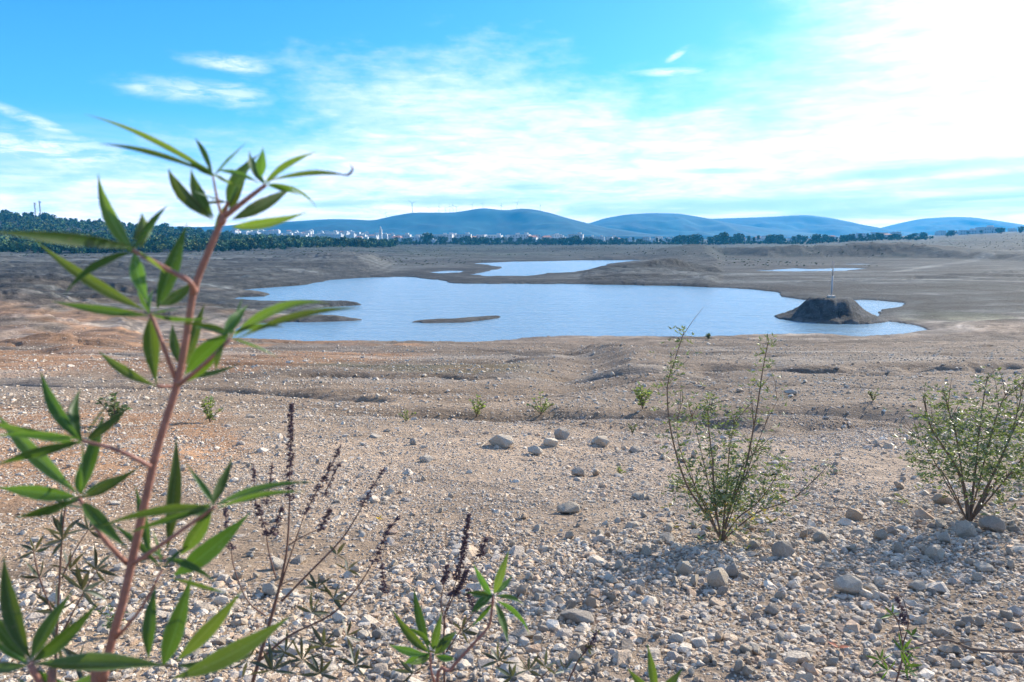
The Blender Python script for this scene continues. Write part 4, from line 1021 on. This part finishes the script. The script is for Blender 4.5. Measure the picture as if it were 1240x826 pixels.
BP = [bmeshes(*a) for a in ((12, 10, 6.2, 1, 0), (17, 10, 9.2, 2, 0), (11, 9, 6.2, 3, 1), (9, 9, 3.4, 4, 1), (12, 9, 6.2, 5, 2), (22, 11, 6.4, 6, 0), (15, 10, 9.3, 7, 1))]
def building(u, dep, k, label, group, s=1, zoff=0):
    x = upos(u, dep); rt = empty('building', (x, dep, H(x, dep) + zoff), random.uniform(-.35, .35), label=label, cat='building', group=group); rt.scale = (s, s, s)
    for nm, me in BP[k]:
        o = bpy.data.objects.new(nm, me); COL.objects.link(o); o.parent = rt
for i in range(80):
    building(random.uniform(284, 480), random.uniform(1350, 1750), random.randrange(7), 'small white flat-roofed house of the village above the wood at the left', 'village houses above the wood', 1.0)
for i in range(64):
    building(random.uniform(480, 700), random.uniform(1100, 1350), random.randrange(7), 'white house half hidden by the row of trees left of and around the middle', 'houses behind the row of trees', 1.25, 1)
for i in range(46):
    building(random.uniform(700, 1090), random.uniform(1100, 1400), random.randrange(7), 'small white building behind the row of trees right of the middle', 'town buildings right of the middle')
for i in range(40):
    building(random.uniform(1040, 1260), random.uniform(1500, 2300), random.randrange(7), 'pale building on the rise at the far right', 'buildings on the right rise')
building(519, 1000, 5, 'long low pale building under the tallest rounded tree of the row', None, .9)
building(1195, 1350, 5, 'long white hall with a bright roof on the skyline at the far right', None, 1.7); building(1172, 1360, 5, 'second long white hall left of the bright-roofed one', None, 1.3)
# minaret
mx = upos(461, 1150); mr = empty('minaret', (mx, 1150, H(mx, 1150)), label='slender white minaret tower rising over the trees left of the middle', cat='minaret')
mb = MB(); mb.box((0, 0, 8), (4.2, 4.2, 22)); mb.build('tower', M_WHITE, mr)
mb = MB(); mb.box((0, 0, 19.2), (5, 5, .5)); mb.build('gallery', M_WHITE, mr)
mb = MB(); mb.box((0, 0, 21), (2, 2, 3.4)); mb.tube([(0, 0, 22.6), (0, 0, 23.6), (0, 0, 24.6)], [1.1, .8, .1], 8); mb.build('lantern', M_WHITE, mr)
# wind turbines on the ridge
def turbine_meshes():
    t = MB(); t.tube([(0, 0, -5), (0, 0, 70)], [2.2, 1.3], 8); n = MB(); n.box((0, -1.5, 71), (3.4, 9, 3.6)); b = MB()
    b.add([(-.8, -6.5, 2), (1.0, -6.5, 2), (1.5, -6.5, 9), (.25, -6.5, 36), (-.1, -6.5, 36), (-.9, -6.5, 9), (-.8, -6.0, 2), (1.0, -6.0, 2), (1.5, -6.1, 9), (.25, -6.3, 36), (-.1, -6.3, 36), (-.9, -6.1, 9)],
          [(0, 1, 2, 5), (5, 2, 3, 4), (6, 11, 8, 7), (11, 10, 9, 8), (0, 5, 11, 6), (5, 4, 10, 11), (1, 7, 8, 2), (2, 8, 9, 3), (4, 3, 9, 10)])
    return t.mesh('tower', M_METAL, True), n.mesh('nacelle', M_METAL), b.mesh('blade', M_METAL)
TM, NM, BM = turbine_meshes()
for u, vt, lb in ((468,257,'wind turbine farthest left on the ridge'),(500,246,'tall wind turbine second from the left, alone on the ridge'),(532,250,None),(540,252,None),(545,250,None),(549,249,None),(553,251,None),(572,248,None),(585,250,None),(626,246,'wind turbine standing alone between the two rounded summits'),(654,249,'wind turbine farthest right on the ridge'),(520,255,None),(607,254,None)):
    dep = 3700; x = upos(u, dep) ; vr = np.interp(u, [c[0] for c in HILLS[0][0]], [c[1] for c in HILLS[0][0]])
    z = CAMZ + (HOR - vr) / F / KH * dep - 6; top = CAMZ + (HOR - vt) / F / KH * dep; s = min(1.0, max(.4, (top - z) / 75))
    rt = empty('wind_turbine', (x, dep, z), random.uniform(-.3, .3), label=lb or 'small wind turbine in the close cluster left of the left summit', cat='wind turbine', group='wind turbines on the ridge'); rt.scale = (s, s, s)
    for nm, me in (('tower', TM), ('nacelle', NM)):
        o = bpy.data.objects.new(nm, me); COL.objects.link(o); o.parent = rt
    r0 = random.uniform(0, 2)
    for k in range(3):
        o = bpy.data.objects.new('blade', BM); COL.objects.link(o); o.parent = rt; o.location = (0, 0, 71); o.rotation_euler = (0, r0 + k * 2.0944, 0)
# ------------------------------------------------------------------ sky, sun, haze
SUN_AZ, SUN_EL = R(47), R(27)
SD = Vector((math.sin(SUN_AZ) * math.cos(SUN_EL), math.cos(SUN_AZ) * math.cos(SUN_EL), math.sin(SUN_EL)))
sl = bpy.data.lights.new('sun', 'SUN'); sl.energy = 5.0; sl.angle = R(.55); sl.color = (1.0, .90, .76)
so = bpy.data.objects.new('sun', sl); COL.objects.link(so); so.rotation_euler = SD.to_track_quat('Z', 'Y').to_euler(); so.location = (60, 60, 60)
world = bpy.data.worlds.new('World'); scene.world = world; world.use_nodes = True; nt = world.node_tree; nt.nodes.clear()
sky = nt.nodes.new('ShaderNodeTexSky'); sky.sky_type = 'NISHITA'; sky.sun_disc = False; sky.sun_elevation = SUN_EL; sky.sun_rotation = SUN_AZ
sky.air_density = 1.0; sky.dust_density = .6; sky.ozone_density = 2.0
gen = N(nt, 'ShaderNodeTexCoord').outputs['Generated']
sx, sy, sz = N(nt, 'ShaderNodeSeparateXYZ', i_0=gen).outputs
az = M_(nt, 'ARCTAN2', sx, sy); el = M_(nt, 'ARCSINE', sz)
azd = M_(nt, 'MULTIPLY', az, 180 / math.pi); eld = M_(nt, 'MULTIPLY', el, 180 / math.pi)
def azel(u, v):
    r = ray(u, v); r = r / np.linalg.norm(r); return math.degrees(math.atan2(r[0], r[1])), math.degrees(math.asin(r[2]))
cvec = N(nt, 'ShaderNodeCombineXYZ', i_0=azd, i_1=eld).outputs[0]
def cn(scx, scy, detail, rough, seed, rot=0, dist=0):
    mp = N(nt, 'ShaderNodeMapping', i_Vector=cvec); mp.inputs['Scale'].default_value = (scx, scy, 1); mp.inputs['Rotation'].default_value = (0, 0, R(rot)); mp.inputs['Location'].default_value = (seed, seed * .7, 0)
    return noise(nt, mp.outputs[0], 1.0, detail, rough, dist)
warp1 = cn(.09, .22, 5, .6, 3.1); warp2 = cn(.35, .9, 6, .62, 8.2)
wisp = cn(.10, .75, 9, .62, 1.7, -8, .6); fine = cn(.35, 1.6, 9, .65, 5.5, -12, .4)
def blob(u, v, ru, rv, rot=0, wamp=1.0, soft=(.4, 1.3)):
    """soft patch in azimuth/elevation, ru/rv in degrees"""
    a0, e0 = azel(u, v); c, s = math.cos(R(rot)), math.sin(R(rot))
    dx = M_(nt, 'SUBTRACT', azd, a0); dy = M_(nt, 'SUBTRACT', eld, e0)
    X = M_(nt, 'ADD', M_(nt, 'MULTIPLY', dx, c), M_(nt, 'MULTIPLY', dy, s)); Y = M_(nt, 'SUBTRACT', M_(nt, 'MULTIPLY', dy, c), M_(nt, 'MULTIPLY', dx, s))
    d = M_(nt, 'SQRT', M_(nt, 'ADD', M_(nt, 'POWER', M_(nt, 'ABSOLUTE', M_(nt, 'DIVIDE', X, ru)), 2.0), M_(nt, 'POWER', M_(nt, 'ABSOLUTE', M_(nt, 'DIVIDE', Y, rv)), 2.0)))
    d = M_(nt, 'ADD', d, M_(nt, 'MULTIPLY', M_(nt, 'SUBTRACT', warp1, .5), 1.6 * wamp)); d = M_(nt, 'ADD', d, M_(nt, 'MULTIPLY', M_(nt, 'SUBTRACT', warp2, .5), 1.1 * wamp))
    m = N(nt, 'ShaderNodeMapRange', interpolation_type='SMOOTHSTEP', i_0=d); m.inputs[1].default_value = soft[1]; m.inputs[2].default_value = soft[0]; m.inputs[3].default_value = 0; m.inputs[4].default_value = 1
    return m.outputs[0]
def union(*bs):
    o = bs[0]
    for b in bs[1:]: o = M_(nt, 'MAXIMUM', o, b)
    return o
streak = RAMP(nt, wisp, [(.36, .25), (.6, 1.0)])
veil = union(blob(620, 175, 16.5, 6.0, -8, .7, (.45, 1.25)), blob(600, 215, 24, 3.6, 0, .6, (.3, 1.4)), blob(900, 200, 20, 4.8, 0, .7, (.3, 1.4)), blob(1260, 60, 15.5, 12.5, -20, .45, (.3, 1.3)), blob(1240, 180, 26, 8, 0, .4, (.4, 1.3)),
             blob(80, 238, 20, 2.4, 0, 1, (.2, 1.4)), blob(480, 228, 20, 3.0, 0, .8, (.3, 1.4)))
veil = M_(nt, 'MULTIPLY', veil, M_(nt, 'ADD', M_(nt, 'MULTIPLY', streak, .45), .68), clamp=True)
small = union(blob(250, 112, 5.6, 1.0, -2, 1.0, (.1, 1.2)), blob(180, 108, 2.2, .5, 0, 1, (.1, 1.2)), blob(60, 182, 7, 1.2, -6, .8, (.1, 1.5)), blob(810, 87, 3, .35, 0, .5, (.1, 1.2)), blob(440, 130, 3.6, .7, -8, .8, (.1, 1.2)), blob(280, 78, 3.0, .6, -5, 1, (.1, 1.3)), blob(30, 142, 3.0, .4, -20, .6, (.1, 1.4)), blob(820, 66, 1.0, .3, 30, .4, (.1, 1.2)))
small = M_(nt, 'MULTIPLY', small, RAMP(nt, fine, [(.36, .2), (.56, 1.0)]))
veil = M_(nt, 'MULTIPLY', veil, RAMP(nt, fine, [(.3, .78), (.6, 1.0)]))
cover = M_(nt, 'MAXIMUM', veil, M_(nt, 'MULTIPLY', small, .85))
# general thin haze of cirrus close to the horizon
lowb = N(nt, 'ShaderNodeMapRange', interpolation_type='SMOOTHSTEP', i_0=eld); lowb.inputs[1].default_value = 9.0; lowb.inputs[2].default_value = 0.5; lowb.inputs[3].default_value = 0; lowb.inputs[4].default_value = 1.0
cover = M_(nt, 'MAXIMUM', cover, M_(nt, 'MULTIPLY', lowb.outputs[0], M_(nt, 'ADD', M_(nt, 'MULTIPLY', streak, .6), .4)), clamp=True)
# broken high cloud added overhead and behind, out of view, to lift fill light
fill_cloud = noise(nt, gen, 2.6, 7, .6, .5)
himask = N(nt, 'ShaderNodeMapRange', interpolation_type='SMOOTHSTEP', i_0=sz); himask.inputs[1].default_value = .31; himask.inputs[2].default_value = .55
behind = N(nt, 'ShaderNodeMapRange', interpolation_type='SMOOTHSTEP', i_0=sy); behind.inputs[1].default_value = .45; behind.inputs[2].default_value = -.1
cover = M_(nt, 'MAXIMUM', cover, M_(nt, 'MULTIPLY', M_(nt, 'MAXIMUM', himask.outputs[0], behind.outputs[0]), RAMP(nt, fill_cloud, [(.38, 0.0), (.62, .42)])))
sd = N(nt, 'ShaderNodeVectorMath', operation='DOT_PRODUCT', i_0=gen, i_1=tuple(SD)).outputs['Value']
glow = M_(nt, 'POWER', M_(nt, 'MAXIMUM', sd, 0.0), 9.0)
hs = N(nt, 'ShaderNodeHueSaturation', i_Color=sky.outputs[0]); hs.inputs['Saturation'].default_value = 1.35; hs.inputs['Value'].default_value = 1.0
skyc = MIX(nt, 1.0, hs.outputs[0], (.40, .76, 1.12), 'MULTIPLY')
ctex = RAMP(nt, M_(nt, 'ADD', M_(nt, 'MULTIPLY', wisp, .5), M_(nt, 'MULTIPLY', fine, .5)), [(.36, 0.0), (.6, 1.0)])
cl = MIX(nt, glow, MIX(nt, ctex, (4.7, 5.3, 5.7), (6.9, 6.7, 6.5)), (11, 10.6, 10))
lowm = N(nt, 'ShaderNodeMapRange', interpolation_type='SMOOTHSTEP', i_0=eld); lowm.inputs[1].default_value = 10.0; lowm.inputs[2].default_value = 1.5; lowm.inputs[3].default_value = 0; lowm.inputs[4].default_value = 1
cl = MIX(nt, lowm.outputs[0], cl, MIX(nt, glow, MIX(nt, ctex, (10.5, 9.2, 8.2), (17, 13, 10.5)), (22, 17, 13.5)))
c1 = MIX(nt, M_(nt, 'MULTIPLY', cover, .92), skyc, cl)
# blue-grey bars of thicker cloud low over the hills
barn = cn(.055, .85, 7, .6, 12.4, 0, .3)
bars = union(blob(560, 243, 10, .55, 0, .5, (.2, 1.3)), blob(880, 250, 17, .9, 1, .6, (.2, 1.4)), blob(1050, 258, 14, .7, 2, .6, (.2, 1.4)), blob(870, 207, 3.6, .28, 0, .4, (.2, 1.3)), blob(1150, 225, 11, .55, 3, .7, (.2, 1.4)), blob(640, 226, 3, .4, 0, .5, (.2, 1.3)), blob(1180, 245, 12, .8, 3, .6, (.2, 1.4)), blob(420, 246, 4, .35, 3, .5, (.2, 1.3)), blob(1120, 205, 8, .5, 4, .8, (.2, 1.4)))
bars = M_(nt, 'MULTIPLY', bars, RAMP(nt, barn, [(.35, .35), (.55, 1.0)]))
c2 = MIX(nt, M_(nt, 'MULTIPLY', bars, .85), c1, MIX(nt, glow, (4.4, 5.0, 6.6), (8.0, 7.6, 8.6)))
bg = N(nt, 'ShaderNodeBackground', i_Color=c2); bg.inputs['Strength'].default_value = .105
wo = nt.nodes.new('ShaderNodeOutputWorld'); nt.links.new(bg.outputs[0], wo.inputs[0])
# haze
hz = MB(); hz.box((0, 0, 275), (15200, 15200, 600)); ho = None
hm, nth = newmat('haze_air'); pv = nth.nodes.new('ShaderNodeVolumePrincipled'); pv.inputs['Color'].default_value = (.05, .50, 1.0, 1); pv.inputs['Density'].default_value = 1.4e-4; pv.inputs['Anisotropy'].default_value = .1
oo = nth.nodes.new('ShaderNodeOutputMaterial'); nth.links.new(pv.outputs[0], oo.inputs['Volume'])
hz.v[0] = hz.v[0] + np.array([0, 0, 0]); ho = hz.build('haze', hm); tag(ho, 'blue air haze over the far banks and hills', 'haze', kind='stuff')
# ------------------------------------------------------------------ camera and render
cam = bpy.data.cameras.new('camera'); cam.lens = F / 1240 * 36; cam.sensor_width = 36; cam.clip_end = 40000; cam.clip_start = .05
cam.dof.use_dof = True; cam.dof.focus_distance = 6.0; cam.dof.aperture_fstop = 7.5
co = bpy.data.objects.new('camera', cam); COL.objects.link(co); co.location = (0, 0, CAMZ); co.rotation_euler = (math.pi / 2 - PITCH, 0, 0); scene.camera = co
scene.render.engine = 'CYCLES'; scene.render.resolution_x = 1024; scene.render.resolution_y = 682
scene.cycles.max_bounces = 8; scene.cycles.volume_bounces = 1; scene.cycles.transparent_max_bounces = 8
scene.view_settings.view_transform = 'Standard'; scene.view_settings.look = 'None'; scene.view_settings.gamma = 1; scene.view_settings.exposure = 1.12
